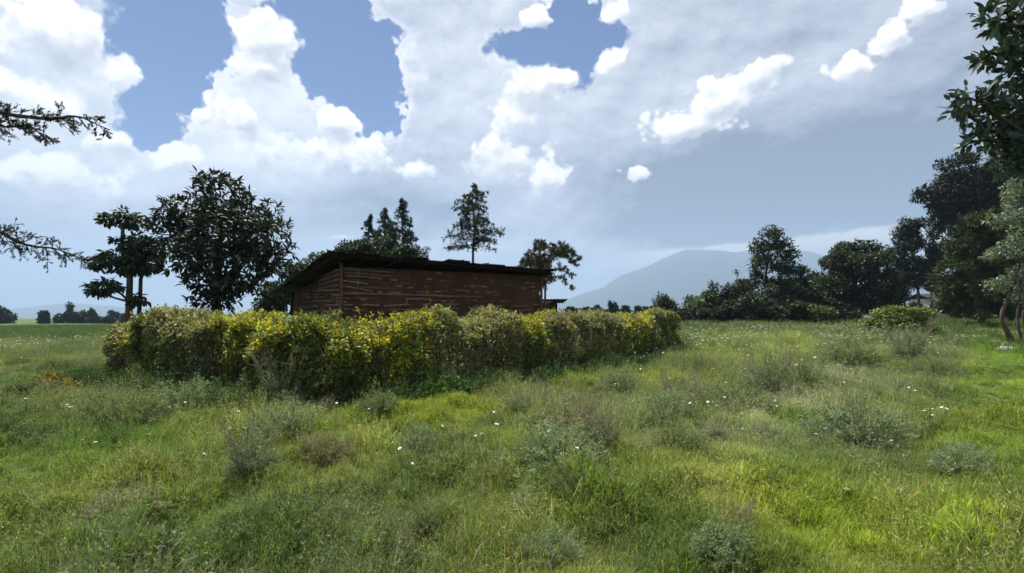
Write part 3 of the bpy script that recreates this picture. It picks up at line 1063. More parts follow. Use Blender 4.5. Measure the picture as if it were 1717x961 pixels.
def broadleaf(name, label, cat, base, trunk_pts, trunk_r, clusters, n_leaf, leaf_len, leaf_w, col, mat=M_SOFT, shape='diamond',
              group=None, amt=0.25, droop=0.0, whorl=0, n_parts=0, curl=0.12, shell=0.55, bark=(1, 1, 1), extra_trunks=(), twig_n=10, no_limbs=False, sub=7):
    """trunk_pts: world points; clusters: (centre(3), radius(3)); leaves fill each cluster's outer volume"""
    base = np.asarray(base, float)
    root = empty(name, base, label, cat, group)
    tp = np.asarray(trunk_pts, float)
    g = Geo()
    n = 9
    tt = np.linspace(0, 1, n)
    seg = np.linspace(0, 1, len(tp))
    path = np.stack([np.interp(tt, seg, tp[:, k]) for k in range(3)], -1)
    path[1:-1] += rng.normal(0, trunk_r * 0.25, (n - 2, 3)) * np.array([1, 1, 0.2])
    g.tube(path - base, trunk_r * (1 - 0.6 * tt) * (1 + 0.5 * np.exp(-tt * 14)), 9, bark, cap=False)
    for et in extra_trunks:
        et = np.asarray(et, float)
        p2 = np.stack([np.interp(tt, np.linspace(0, 1, len(et)), et[:, k]) for k in range(3)], -1)
        p2[1:-1] += rng.normal(0, trunk_r * 0.2, (n - 2, 3))
        g.tube(p2 - base, trunk_r * 0.7 * (1 - 0.6 * tt), 8, bark, cap=False)
    gl = Geo()
    vol = np.array([r[0] * r[1] * r[2] for (_, r) in clusters]) ** (2 / 3)
    cnt = np.maximum(4, (n_leaf * vol / vol.sum()).astype(int))
    L_all = []
    for (c0, r0), m in zip(clusters, cnt):
        c0_, r0_ = np.asarray(c0, float), np.asarray(r0, float)
        c0, r0 = np.asarray(c0, float), np.asarray(r0, float)
        # limb from the trunk to the cluster
        zt_ = min(max((c0[2] - base[2]) - 0.9 * r0[2] - np.linalg.norm((c0 - path[-1])[:2]) * 0.5, (path[-1][2] - base[2]) * 0.35), path[-1][2] - base[2])
        k = np.argmin(np.abs(path[:, 2] - base[2] - zt_))
        if not no_limbs:
            lp = limb_path(path[k], c0)
            rr = trunk_r * (1 - 0.6 * tt[k]) * 0.5
            g.tube(lp - base, np.linspace(rr, rr * 0.3, len(lp)), 6, bark, cap=False)
        for _ in range(twig_n):
            e2 = c0 + rdir(1)[0] * r0 * 0.85
            tp_ = limb_path(c0 + (e2 - c0) * 0.05, e2, 0.2, 4)
            g.tube(tp_ - base, np.linspace(trunk_r * 0.14, trunk_r * 0.05, 4), 4, bark, cap=False)
        if whorl:
            mw = max(2, m // whorl)
            dv = rdir(mw)
            rad = (shell + (1 - shell) * rng.random(mw) ** 0.6)
            tip = c0 + dv * r0 * rad[:, None]
            out = norm(dv + np.array([0, 0, 0.25]))
            pos = np.repeat(tip, whorl, 0) + rng.normal(0, leaf_len * 0.16, (mw * whorl, 3))
            ax = norm(np.repeat(out, whorl, 0) * 0.55 + rdir(mw * whorl) * 0.9 + np.array([0, 0, -droop]))
            mm = mw * whorl
        else:
            dv = rdir(m)
            rad = (shell + (1 - shell) * rng.random(m) ** 0.7) * (1 + 0.12 * rng.normal(size=m))
            if sub:
                so = rdir(sub) * rng.uniform(0.35, 0.95, (sub, 1))
                sr = rng.uniform(0.32, 0.58, sub)
                wk = rng.choice(sub, m, p=sr ** 2 / (sr ** 2).sum())
                pos = c0 + (so[wk] + dv * (rad * sr[wk])[:, None]) * r0
            else:
                pos = c0 + dv * r0 * rad[:, None]
            ax = norm(dv * 0.6 + rdir(m) * 0.9 + np.array([0, 0, -droop]))
            mm = m
        nr = norm(rdir(mm) * 0.8 + np.array([0, 0, 1.0]))
        ll = leaf_len * rng.uniform(0.65, 1.25, mm)
        L_all.append((pos, ax, nr, ll, vary(col, mm, amt)))
    pos = np.concatenate([q[0] for q in L_all])
    ax = np.concatenate([q[1] for q in L_all])
    nr = np.concatenate([q[2] for q in L_all])
    ll = np.concatenate([q[3] for q in L_all])
    cc = np.concatenate([q[4] for q in L_all])
    single = np.zeros(len(pos), bool)
    if n_parts:
        # the leaves nearest the viewer and farthest out show largest
        ctr = pos.mean(0)
        score = -np.linalg.norm(pos - np.array([0, 0, EYE]), axis=1) * 0.6 + np.linalg.norm((pos - ctr)[:, [0, 2]], axis=1) + ll * 4
        single[np.argsort(-score)[:n_parts]] = True
    k_ = ~single
    gl.leaves(pos[k_] - base, ax[k_], nr[k_], ll[k_], ll[k_] * leaf_w, cc[k_], shape, 0.12, curl)
    g.build('trunk', M_BARK, root, True)
    f_ = gl.build('foliage', mat, root)
    if n_parts:
        f_['kind'] = 'stuff'
        protos = []
        for q in range(6):
            gg = Geo()
            gg.leaves(np.zeros((1, 3)), np.array([[0, 1.0, 0]]), np.array([[0, 0, 1.0]]), 1.0, leaf_w, vary(col, 1, amt), shape, 0.12, curl)
            protos.append(gg.mesh('leaf', mat))
        for i in np.where(single)[0]:
            a = ax[i]
            s = np.cross(a, nr[i])
            s /= np.linalg.norm(s)
            nn = np.cross(s, a)
            o = bpy.data.objects.new('leaf', protos[i % 6])
            COL.objects.link(o)
            o.parent = root
            R_ = np.eye(4)
            R_[:3, 0], R_[:3, 1], R_[:3, 2] = s * ll[i], a * ll[i], nn * ll[i]
            R_[:3, 3] = pos[i] - base
            o.matrix_local = Matrix(R_.tolist())
    return root


def cl(lst, Y, rd=None):
    """clusters from photo pixels: (px, py, rx, ry[, depth offset])"""
    out = []
    for q in lst:
        px, py, rx, ry = q[:4]
        dy = q[4] if len(q) > 4 else 0.0
        y = Y + dy
        s = y / FPX
        out.append((P(px, py, y), np.array([rx * s, (rd if rd else min(rx, ry * 1.3)) * s, ry * s])))
    return out


DARK = (0.020, 0.032, 0.014)
# --- T1: big dark broad-leaved tree left of the house
Y = 14.6
b = GD(365, Y)
broadleaf('broadleaf_tree', 'large dark tree with long glossy leaves behind the hedge left of the house', 'tree', b,
          [b, P(366, 470, Y), P(368, 400, Y)], 0.16,
          cl([(370, 330, 52, 40), (318, 350, 50, 36, .4), (425, 360, 50, 36, .3), (295, 395, 46, 40), (372, 395, 62, 50, -.9), (450, 400, 48, 40, -.2), (315, 432, 46, 34, -.4),
              (390, 450, 62, 42, -.6), (465, 438, 36, 30, .2), (350, 478, 40, 30, -.3), (402, 482, 32, 24, .3), (368, 502, 36, 22, -.5), (360, 305, 24, 18), (275, 365, 24, 20), (380, 390, 70, 60, 1.0),
              (340, 380, 50, 40, .8), (320, 420, 40, 40, 1.0), (420, 430, 50, 40, .9)], Y),
          9000, 0.225, 0.32, DARK, M_LEAF, 'broad', amt=0.3, whorl=8, n_parts=300, curl=0.22, shell=0.3, twig_n=8, droop=0.15)
# --- T2: thin tree with flat drooping leaf pads
Y = 15.4
b = GD(222, Y)
broadleaf('parasol_tree', 'slim two-stemmed tree with flat drooping leaf pads left of the big dark tree', 'tree', b,
          [b, P(218, 470, Y), P(206, 410, Y), P(203, 372, Y)], 0.11,
          cl([(200, 361, 34, 10), (226, 372, 20, 11, .3), (180, 367, 15, 8), (190, 432, 32, 11, -.2), (232, 412, 30, 20, .2), (212, 446, 34, 13), (248, 438, 22, 22, .3), (180, 477, 34, 9, -.3), (165, 488, 20, 8, -.3), (232, 500, 14, 10), (172, 442, 16, 9), (205, 402, 16, 7)], Y),
          3600, 0.18, 0.42, (0.030, 0.054, 0.020), M_LEAF, 'broad', amt=0.25, droop=0.75, whorl=7, n_parts=160, curl=0.25, shell=0.45, twig_n=6,
          extra_trunks=[[GD(232, Y + .3), P(236, 470, Y + .3), P(248, 430, Y + .3)]])

# --- bushes and crowns behind the house
Y = 25.0
b = GD(470, Y)
broadleaf('bushy_tree', 'bushy green tree between the big dark tree and the house', 'tree', b, [b, P(475, 500, Y), P(480, 470, Y)], 0.12,
          cl([(468, 500, 40, 28), (500, 460, 40, 26, .5), (535, 440, 30, 16, .8), (455, 515, 30, 20), (510, 490, 36, 30, .8), (480, 480, 30, 26)], Y), 9000, 0.20, 0.5, (0.036, 0.060, 0.026), M_SOFT, amt=0.3, curl=0.1)
b = GD(640, Y + 1)
broadleaf('bushy_tree', 'low rounded green crown rising above the house roof under the conifers', 'tree', b, [b, P(640, 480, Y + 1), P(640, 430, Y + 1)], 0.14,
          cl([(590, 418, 34, 16), (640, 418, 44, 22, .5), (690, 425, 24, 14), (560, 428, 22, 14), (610, 440, 60, 26, .6), (670, 440, 50, 24)], Y + 1), 9000, 0.19, 0.5, (0.038, 0.066, 0.026), M_SOFT, amt=0.3)


def conifer(name, label, base, top, prof, n_br, needle, col, droop=0.35, r=0.08, group=None, trunk_bare=0.0, bias=None, twig=14, lift=0.25, cols=None, dens=9, bark=(1, 1, 1), cat='tree', tw_len=0.32):
    """prof(f) -> branch length in metres at height fraction f of the crown (0 = lowest branch, 1 = tip)"""
    base, top = np.asarray(base, float), np.asarray(top, float)
    root = empty(name, base, label, cat, group)
    n = 9
    tt = np.linspace(0, 1, n)
    path = base + (top - base) * tt[:, None]
    path[1:-1] += rng.normal(0, r * 0.3, (n - 2, 3)) * np.array([1, 1, 0])
    g, gn = Geo(), Geo()
    g.tube(path - base, r * (1 - 0.85 * tt), 8, bark, cap=False)
    for k in range(n_br):
        f = (k + rng.random() * 0.8) / n_br
        z = trunk_bare + (1 - trunk_bare) * f
        a0 = np.array([np.interp(z, tt, path[:, q]) for q in range(3)])
        ang = rng.random() * 2 * math.pi
        L = prof(f) * rng.uniform(0.65, 1.15)
        if bias is not None:
            L *= bias(ang, f)
        if L < 0.05:
            continue
        d = np.array([math.cos(ang), math.sin(ang), lift + rng.normal(0, 0.12)])
        m = 7
        t = np.linspace(0, 1, m)[:, None]
        bp = a0 + d * L * t + np.array([0, 0, -1.0]) * droop * L * t ** 2
        bp[1:] += rng.normal(0, 0.03 * L, (m - 1, 3))
        g.tube(bp - base, np.linspace(max(r * 0.22 * (1 - 0.6 * z), 0.008), 0.004, m), 4, bark, cap=False)
        nt = max(4, int(twig * L / max(prof(0.2), 0.3)))
        tpos = rng.uniform(0.18, 1.0, nt)
        tl = tw_len * (0.25 + 0.75 * min(1.0, L / max(prof(0.2), 0.2))) * rng.uniform(0.5, 1.3, nt) * (1.15 - 0.6 * tpos)
        for q in range(nt):
            o3 = np.array([np.interp(tpos[q], t[:, 0], bp[:, w_]) for w_ in range(3)])
            td = norm(norm(d) * 0.6 + rdir(1)[0] * 0.8 + np.array([0, 0, -droop * 0.8]))
            mm = dens
            s = rng.random(mm)
            ps = o3 + td * (tl[q] * s)[:, None]
            ax = norm(td * 0.8 + rdir(mm) * 0.75)
            c0 = col if cols is None else cols(o3)
            gn.leaves(ps - base, ax, rdir(mm), needle * rng.uniform(0.6, 1.2, mm), needle * 0.20, vary(c0, mm, 0.25), 'diamond', 0.05, 0.1)
    g.build('trunk', M_BARK, root, True)
    gn.build('needles', M_NEEDLE, root)
    return root


CON = (0.028, 0.046, 0.024)
for (px, ty, Y, w, lab) in ((675, 335, 27, 36, 'tallest of the three dark conifers rising behind the house roof'),
                            (645, 350, 28, 28, 'middle dark conifer of the three behind the house roof'),
                            (620, 362, 29, 26, 'shortest dark conifer of the three behind the house roof')):
    b = GD(px, Y)
    conifer('conifer', lab, b, P(px, ty, Y), lambda f, w=w, Y=Y: 1.75 * w * Y / FPX * (1.02 - f) ** 0.9, 120, 0.15, CON, 0.22, 0.12, 'conifers behind the house', 0.40, None, 22, 0.34, None, 16, tw_len=0.36)
Y = 23.0
b = GD(795, Y)


def lone_prof(f):
    px = np.interp(f, [0, .12, .25, .4, .55, .75, .9, 1.0], [34, 46, 40, 44, 38, 26, 14, 4])
    return px * 23.0 / FPX


conifer('conifer', 'lone dark conifer with a bare lower trunk standing above the middle of the roof', b, P(793, 310, Y), lone_prof, 92, 0.12, CON, 0.46, 0.11, None, 0.60,
        lambda a, f: 0.9 + 0.35 * math.sin(a * 2 + f * 9), 26, 0.40, None, 12, tw_len=0.24)
# a few dead stubs on its bare trunk are part of the trunk mesh of the conifer behind the shed
Y = 18.6
b = GD(918, Y)


def cyp_cols(p):
    px = W / 2 + p[0] / p[1] * FPX
    return (0.085, 0.050, 0.034) if (abs(px - 905) < 22 and rng.random() < 0.55) else (0.042, 0.075, 0.026)


conifer('cypress_tree', 'drooping cypress with a brown dead patch at the right end of the roof', b, P(912, 405, Y),
        lambda f: np.interp(f, [0, .25, .5, .75, 1], [52, 62, 56, 40, 10]) * 18.6 / FPX, 34, 0.14, CON, 0.90, 0.075, None, 0.66,
        lambda a, f: 1.05 + 0.2 * math.cos(a), 34, 0.70, cyp_cols, 16, (1.3, 1.25, 1.2), tw_len=0.20)

# --- right-hand row
Y = 44.0
b = GD(1283, Y)
broadleaf('slender_tree', 'tall slender tree with an airy crown above the thicket', 'tree', b, [b, P(1283, 490, Y), P(1288, 430, Y), P(1290, 395, Y)], 0.14,
          cl([(1288, 395, 22, 14), (1272, 412, 24, 14), (1305, 415, 26, 16), (1285, 435, 34, 16), (1265, 455, 20, 12), (1305, 450, 28, 14), (1325, 430, 20, 14), (1278, 475, 26, 12), (1310, 475, 28, 14), (1335, 455, 16, 16)], Y),
          6500, 0.28, 0.5, (0.038, 0.064, 0.028), M_SOFT, amt=0.3, shell=0.4)
Y = 47.0
b = GD(1435, Y)
broadleaf('round_tree', 'dense rounded dark tree at the right end of the thicket', 'tree', b, [b, P(1435, 500, Y), P(1435, 440, Y)], 0.3,
          cl([(1432, 412, 30, 18), (1405, 432, 30, 20), (1460, 432, 30, 22), (1435, 445, 44, 30, -1.2), (1390, 465, 34, 26), (1475, 465, 30, 26), (1430, 485, 56, 30, -1.5), (1385, 500, 36, 26), (1480, 500, 28, 26), (1440, 515, 50, 20, -1)], Y),
          23000, 0.34, 0.5, (0.036, 0.048, 0.022), M_SOFT, amt=0.35, shell=0.55)
Y = 56.0
b = GD(1540, Y)
broadleaf('gum_tree', 'dark thin-stemmed gum tree between the round tree and the tall dark gum', 'tree', b, [b, P(1538, 480, Y), P(1530, 420, Y), P(1527, 375, Y)], 0.16,
          cl([(1527, 375, 16, 16), (1518, 400, 26, 20), (1545, 410, 26, 22), (1520, 435, 30, 22), (1552, 440, 28, 22), (1575, 395, 14, 22), (1535, 465, 36, 22), (1510, 470, 20, 18), (1565, 470, 20, 20), (1575, 430, 16, 20)], Y),
          19000, 0.36, 0.38, (0.028, 0.038, 0.026), M_SOFT, amt=0.3, droop=0.3, shell=0.4,
          extra_trunks=[[GD(1515, Y), P(1516, 480, Y), P(1515, 440, Y)], [GD(1560, Y), P(1560, 480, Y), P(1565, 430, Y)]])
Y = 52.0
b = GD(1655, Y)
broadleaf('gum_tree', 'tallest dark gum tree with a leaning crown at the right', 'tree', b, [b, P(1650, 450, Y), P(1640, 350, Y), P(1635, 290, Y)], 0.35,
          cl([(1610, 270, 36, 18), (1640, 290, 50, 30), (1585, 300, 34, 22), (1555, 325, 22, 14), (1570, 345, 26, 16), (1610, 330, 44, 30), (1660, 330, 44, 36), (1610, 370, 36, 26), (1650, 380, 44, 30), (1690, 300, 40, 40), (1700, 370, 40, 40), (1690, 430, 50, 40), (1710, 250, 40, 30), (1600, 345, 50, 40, .8), (1650, 320, 60, 40, 1.0), (1720, 480, 50, 40)], Y),
          34000, 0.44, 0.38, (0.024, 0.031, 0.022), M_SOFT, amt=0.3, droop=0.3, shell=0.45)
Y = 36.0
b = GD(1640, Y)
conifer('cypress_tree', 'dense green cypress in front of the tall dark gum', b, P(1645, 360, Y),
        lambda f: np.interp(f, [0, .15, .4, .7, 1], [50, 62, 60, 48, 26]) * 36.0 / FPX, 170, 0.30, (0.052, 0.070, 0.018), 0.30, 0.2, None, 0.12, None, 30, 0.28, None, 15, tw_len=0.7)
# silver-leaved tree leaning at the right edge
Y = 24.0
b = GD(1690, Y)
broadleaf('silver_tree', 'silvery leaved tree with thin leaning stems at the right edge', 'tree', b, [b, P(1676, 530, Y), P(1700, 480, Y), P(1720, 400, Y)], 0.11,
          cl([(1705, 320, 30, 20), (1720, 345, 40, 24), (1695, 370, 32, 20), (1725, 400, 46, 26), (1685, 425, 32, 18), (1725, 450, 50, 26), (1690, 475, 34, 18), (1725, 500, 44, 22), (1740, 300, 40, 30), (1770, 380, 50, 60), (1770, 460, 50, 50)], Y),
          11000, 0.20, 0.42, (0.160, 0.195, 0.145), M_SOFT, amt=0.25, shell=0.4, bark=(1.2, 1.1, 1),
          extra_trunks=[[GD(1704, Y), P(1706, 530, Y), P(1715, 450, Y)], [GD(1716, Y), P(1714, 530, Y), P(1730, 470, Y)]])
# near tree whose large leaves hang in from the top right
Y = 7.0
b = GD(1900, Y)
broadleaf('broadleaf_tree', 'near tree whose large dark leaves hang in at the top right corner', 'tree', b, [b, P(1895, 400, Y), P(1880, 150, Y), P(1870, -60, Y)], 0.16,
          cl([(1690, 20, 46, 34), (1665, 90, 34, 22), (1700, 110, 40, 34), (1640, 170, 48, 24, -.2), (1690, 195, 52, 34), (1625, 195, 30, 18), (1660, 235, 46, 24), (1710, 250, 40, 36), (1730, 60, 50, 50), (1750, 170, 60, 60), (1700, 280, 26, 20),
              (1790, 20, 80, 70, .5), (1800, 150, 80, 70, .5), (1850, -80, 110, 90, .5), (1760, -110, 80, 80), (1930, 60, 90, 90, .3), (1800, 260, 70, 50, .4)], Y),
          7000, 0.175, 0.42, (0.062, 0.088, 0.068), M_LEAF, 'broad', amt=0.28, whorl=6, n_parts=300, curl=0.15, shell=0.25, twig_n=7)


# near conifer at the left edge: trunk out of frame, boughs reaching in
def near_bough(root, base, pts, r0, r1, sprig, dens, name='bough'):
    g, gn = Geo(), Geo()
    pts = np.asarray(pts, float)
    n = 24
    tt = np.linspace(0, 1, n)
    sg = np.linspace(0, 1, len(pts))
    path = np.stack([np.interp(tt, sg, pts[:, k]) for k in range(3)], -1)
    path += np.cumsum(rng.normal(0, 0.004, (n, 3)), 0)
    g.tube(path - base, np.linspace(r0, r1, n), 6, (0.9, 0.85, 0.8), cap=False)
    L = np.linalg.norm(path[-1] - path[0])
    main = norm(path[-1] - path[0])
    ns = int(L / 0.042)
    for k in range(ns):
        f = (k + rng.random()) / ns
        o3 = np.array([np.interp(f, tt, path[:, q]) for q in range(3)])
        sgn = 1 if rng.random() < 0.38 else -1
        d = norm(main * rng.uniform(0.5, 1.1) + np.array([0, 0, 0.7 * sgn]) + rng.normal(0, 0.45, 3))
        ln = sprig * rng.uniform(0.3, 1.35) * (1.15 - 0.65 * f)
        mid = o3 + d * ln * 0.5 + np.array([0, 0, -0.05 * ln])
        e3 = o3 + d * ln + np.array([0, 0, -0.28 * ln])
        g.tube(np.array([o3, mid, e3]) - base, (0.0038, 0.0028, 0.0016), 4, (0.8, 0.8, 0.7), cap=False)
        nsub = max(3, int(9 * ln / sprig))
        for q in range(nsub):
            u = rng.uniform(0.15, 1.0)
            s3 = o3 + (mid - o3) * min(1, u * 2) + (e3 - mid) * max(0, u * 2 - 1)
            d2 = norm(d * 0.9 + rdir(1)[0] * 0.75)
            l2 = rng.uniform(0.03, 0.065) * (1.2 - 0.5 * f)
            m = int(dens * 0.30) + 1
            w2 = rng.random(m)
            ps = s3 + d2 * (l2 * w2)[:, None]
            ax = norm(d2 * 1.1 + rdir(m) * 0.65)
            gn.leaves(ps - base, ax, rdir(m), rng.uniform(0.014, 0.030, m), 0.0055, vary((0.036, 0.052, 0.036), m, 0.25), 'diamond', 0.05)
    bo = g.build(name, M_BARK, root, True)
    gn.build('needles', M_NEEDLE, bo)
    return bo


Y = 4.0
b = np.array([-6.1, Y, float(H(-6.1, Y))])
near = empty('conifer', b, 'near conifer with two needled boughs reaching in from the left edge', 'tree')
g = Geo()
zz = np.linspace(0, 8.5, 9)
tr = np.stack([b[0] + 0.1 * np.sin(zz), np.full(9, Y), b[2] + zz], -1)
g.tube(tr - b, np.linspace(0.16, 0.03, 9), 9)
g.build('trunk', M_BARK, near, True)
near_bough(near, b, [[-6.1, Y, 3.55], P(-60, 182, Y), P(0, 186, Y), P(80, 196, Y), P(135, 188, Y), P(188, 212, Y)], 0.03, 0.003, 0.17, 62)
near_bough(near, b, [[-6.1, Y, 3.3], P(-60, 178, Y), P(0, 205, Y), P(45, 203, Y), P(75, 222, Y)], 0.016, 0.003, 0.15, 60)
near_bough(near, b, [[-6.1, Y, 2.6], P(-60, 372, Y), P(0, 383, Y), P(40, 400, Y), P(90, 406, Y), P(140, 424, Y)], 0.025, 0.003, 0.17, 56)
for k in range(30):
    z0 = 2.4 + 6.0 * (k / 30)
    a = rng.uniform(math.radians(100), math.radians(300))
    L = 1.6 * (1.15 - k / 30)
    s3 = np.array([-6.1, Y, z0])
    e3 = s3 + np.array([math.cos(a) * L, math.sin(a) * L, 0.1 - 0.25 * L])
    near_bough(near, b, [s3, (s3 + e3) / 2 + np.array([0, 0, 0.1]), e3], 0.018, 0.003, 0.17, 44)

# --- thicket along the far right edge of the field
thk = [(1140, 520, 30, 20, 43), (1180, 515, 34, 22, 42), (1225, 505, 36, 28, 43), (1262, 515, 36, 26, 41), (1300, 510, 36, 30, 42), (1335, 500, 34, 36, 44), (1365, 515, 30, 26, 43), (1345, 525, 30, 18, 40), (1410, 525, 34, 18, 43),
       (1320, 492, 30, 30, 46), (1375, 490, 30, 34, 47), (1350, 480, 22, 26, 48), (1500, 505, 26, 30, 50), (1240, 490, 22, 22, 44), (1205, 526, 30, 14, 40), (1290, 528, 40, 14, 39.5)]
THK_L = ['leftmost bush of the thicket beside the hedge end', 'thicket bush at the foot of the banana plant', 'thicket bush below the mast-like sapling', 'thicket bush just left of the slender tree trunk',
         'thicket bush at the foot of the slender tree', 'thicket bush just right of the slender tree trunk', 'thicket bush behind the small lighter green shrub', 'low front bush left of the small lighter green shrub',
         'low bush right of the small lighter green shrub', 'taller dark bush behind the slender tree', 'tall dark bush touching the left side of the round dark tree', 'highest bush between the slender tree and the round tree',
         'dark bush between the round tree and the thin-stemmed gum', 'raised bush behind the mast-like sapling', 'low front bush below the spindly sapling', 'low front bush in front of the slender tree']
for k, (px, py, rx, ry, Y) in enumerate(thk):
    b = GD(px, Y)
    sub = [(px + rng.normal(0, rx * .45), py + rng.normal(0, ry * .35), rx * rng.uniform(.4, .65), ry * rng.uniform(.45, .7), rng.normal(0, .6)) for _ in range(8)]
    sub.append((px, py + ry * 0.4, rx * 0.9, ry * 0.7, 0))
    broadleaf('thicket_bush', THK_L[k], 'bush', b, [b, P(px, py + 4, Y), P(px, py - 4, Y)], 0.08,
              cl(sub, Y), 5200, 0.26, 0.5, [(0.030, 0.044, 0.018), (0.042, 0.052, 0.018), (0.024, 0.036, 0.020)][k % 3], M_SOFT, group='bushes of the thicket', amt=0.38, shell=0.35)
Y = 38.5
b = GD(1380, Y)
broadleaf('shrub', 'small lighter green shrub in front of the round dark tree', 'shrub', b, [b, P(1380, 530, Y), P(1380, 522, Y)], 0.05,
          cl([(1372, 522, 16, 12), (1388, 524, 16, 12), (1380, 532, 20, 10)], Y), 1700, 0.2, 0.5, (0.085, 0.105, 0.03), M_SOFT, amt=0.3)
Y = 40.0
for (px, lab) in ((1640, 'small bright shrub at the foot of the green cypress'),):
    b = GD(px, Y)
    broadleaf('shrub', lab, 'shrub', b, [b, P(px, 530, Y), P(px, 524, Y)], 0.05, cl([(px - 10, 526, 14, 8), (px + 8, 527, 14, 8)], Y), 1200, 0.18, 0.5, (0.10, 0.13, 0.03), M_SOFT)
UND_L = ['dark bush just right of the round dark tree foot', 'dark low bush under the thin-stemmed gum', 'dark low bush right of the pale farmhouse', 'dark bush behind the silver tree stems', 'tall dark bush behind the silver tree crown', 'tall dark bush behind the green cypress']
# background bushes beneath the gums
for k, (px, py, rx, ry, Y) in enumerate([(1490, 520, 30, 16, 54), (1545, 520, 34, 12, 60), (1600, 520, 30, 14, 58), (1690, 515, 40, 20, 50), (1700, 470, 30, 50, 54), (1660, 480, 40, 40, 60)]):
    b = GD(px, Y)
    sub = [(px + rng.normal(0, rx * .5), py + rng.normal(0, ry * .4), rx * .6, ry * .6, rng.normal(0, .6)) for _ in range(5)]
    broadleaf('undergrowth_bush', UND_L[k], 'bush', b, [b, P(px, py + 4, Y), P(px, py, Y)], 0.08, cl(sub, Y), 4200, 0.32, 0.5, (0.024, 0.034, 0.018), M_SOFT, group='bushes under the gum trees', amt=0.35, shell=0.3)
# the leafy bush standing in the field
Y = 28.0
b = GD(1508, Y)
broadleaf('field_bush', 'light green leafy bush standing alone in the right field', 'bush', b, [b, P(1508, 545, Y), P(1508, 535, Y)], 0.06,
          cl([(1475, 543, 30, 18), (1505, 528, 36, 18), (1540, 534, 32, 18), (1520, 524, 22, 10), (1520, 548, 40, 14, -.5), (1490, 535, 22, 14), (1555, 548, 20, 10), (1460, 550, 16, 10)], Y),
          8000, 0.16, 0.55, (0.145, 0.190, 0.050), M_SOFT, amt=0.3, shell=0.4, twig_n=6)

# banana plant
Y = 41.0
b = GD(1172, Y)
ban = empty('banana_plant', b, 'banana plant with broad ragged leaves rising from the thicket', 'plant')
g = Geo()
top3 = P(1172, 512, Y)
g.tube(np.array([b, (b + top3) / 2, top3]) - b, (0.16, 0.13, 0.08), 8, (0.9, 1.0, 0.5))
g.build('stem', M_BARK, ban, True)
for (dx, dz, L) in ((-0.55, 1.3, 1.9), (0.45, 1.2, 1.7), (0.9, 0.7, 1.5), (-0.9, 0.5, 1.5), (0.05, 1.0, 1.4), (-0.3, 0.8, 1.2), (0.6, 0.35, 1.2)):
    g = Geo()
    n = 10
    t = np.linspace(0, 1, n)
    d = norm(np.array([dx, rng.normal(0, 0.5), dz]))
    p = top3 - b + d * (L * t)[:, None] + np.array([0, 0, -0.55 * L]) * (t ** 3)[:, None]
    side = norm(np.cross(d, np.array([0.2, -1, 0.3])))
    wv = 0.26 * np.sin(np.pi * np.clip(t * 0.93 + 0.05, 0, 1)) ** 0.6
    wv *= 1 + rng.normal(0, 0.12, n)
    v = np.stack([p - side * wv[:, None] - [0, 0, 0.05], p, p + side * wv[:, None] - [0, 0, 0.05]], 1).reshape(-1, 3)
    i = np.arange(n - 1)[:, None] * 3
    j = np.arange(2)[None, :]
    q = np.stack([i + j, i + j + 1, i + 3 + j + 1, i + 3 + j], -1).reshape(-1, 4)
    g.add(v, q, None, (0.10, 0.15, 0.075))
    g.build('leaf', M_SOFT, ban, True)
# spindly plants above the thicket
Y = 42.0
for (px, ty, n_t, lab) in ((1196, 474, 3, 'spindly dark sapling to the right of the banana plant'), (1236, 453, 2, 'thin mast-like sapling with a tufted top above the thicket')):
    b = GD(px, Y)
    t3 = P(px, ty, Y)
    c_ = cl([(px, ty + 4, 6 if n_t == 2 else 4, 4), (px + 2, ty + 24, 12, 6), (px - 4, ty + 32, 14, 7), (px, ty + 42, 18, 8)], Y)
    broadleaf('sapling', lab, 'sapling', b, [b, (b + t3) / 2, t3], 0.05, c_, 420, 0.24, 0.4, (0.036, 0.052, 0.024), M_SOFT, droop=0.3, twig_n=3, no_limbs=True)

# pale farmhouse glimpsed under the gums
Y = 75.0
b = GD(1575, Y)
fh = empty('farmhouse', b, 'pale farmhouse wall glimpsed between the gum trunks', 'house')
g = Geo()
box(g, (-1.6, 0, -0.3), (3.2, 4, P(1575, 501, Y)[2] - b[2]))
g.build('wall', M_PALEWALL, fh)
zt = P(1575, 501, Y)[2] - b[2]
g = Geo()
g.add([(-2, -0.5, zt + 0.005), (3.6, -0.5, zt + 0.005), (3.6, 2, zt + 0.9), (-2, 2, zt + 0.9), (3.6, 4.5, zt + 0.005), (-2, 4.5, zt + 0.005)], [[0, 1, 2, 3], [3, 2, 4, 5]], [])
g.build('roof', M_IRON, fh)

# --- distant trees on both horizons
far = [(8, 528, 16, 16, 130), (-14, 526, 20, 18, 132), (74, 533, 11, 10, 128), (98, 535, 8, 8, 140), (118, 527, 13, 14, 135), (135, 533, 14, 10, 138), (155, 530, 10, 12, 140), (160, 537, 14, 6, 134), (188, 531, 12, 10, 132), (185, 539, 16, 6, 128),
       (215, 533, 16, 8, 130), (262, 532, 16, 7, 140), (290, 535, 14, 7, 140)]
FAR_L = ['broad dark distant tree standing at the left edge of the field horizon', 'distant tree cut off by the left edge of the picture', 'small round distant tree standing alone on the left horizon',
         'smallest distant tree between the lone round one and the tallest one', 'tallest of the distant trees left of the parasol tree', 'distant tree touching the right side of the tallest distant tree',
         'narrow distant tree right of the tallest group on the left horizon', 'low distant bushy tree in front of the narrow distant tree', 'distant tree just left of the parasol tree stems',
         'low wide distant tree just left of the parasol tree stems', 'distant tree right behind the parasol tree stems', 'distant tree seen between the parasol tree and the big dark tree', 'distant tree half hidden by the big dark tree']
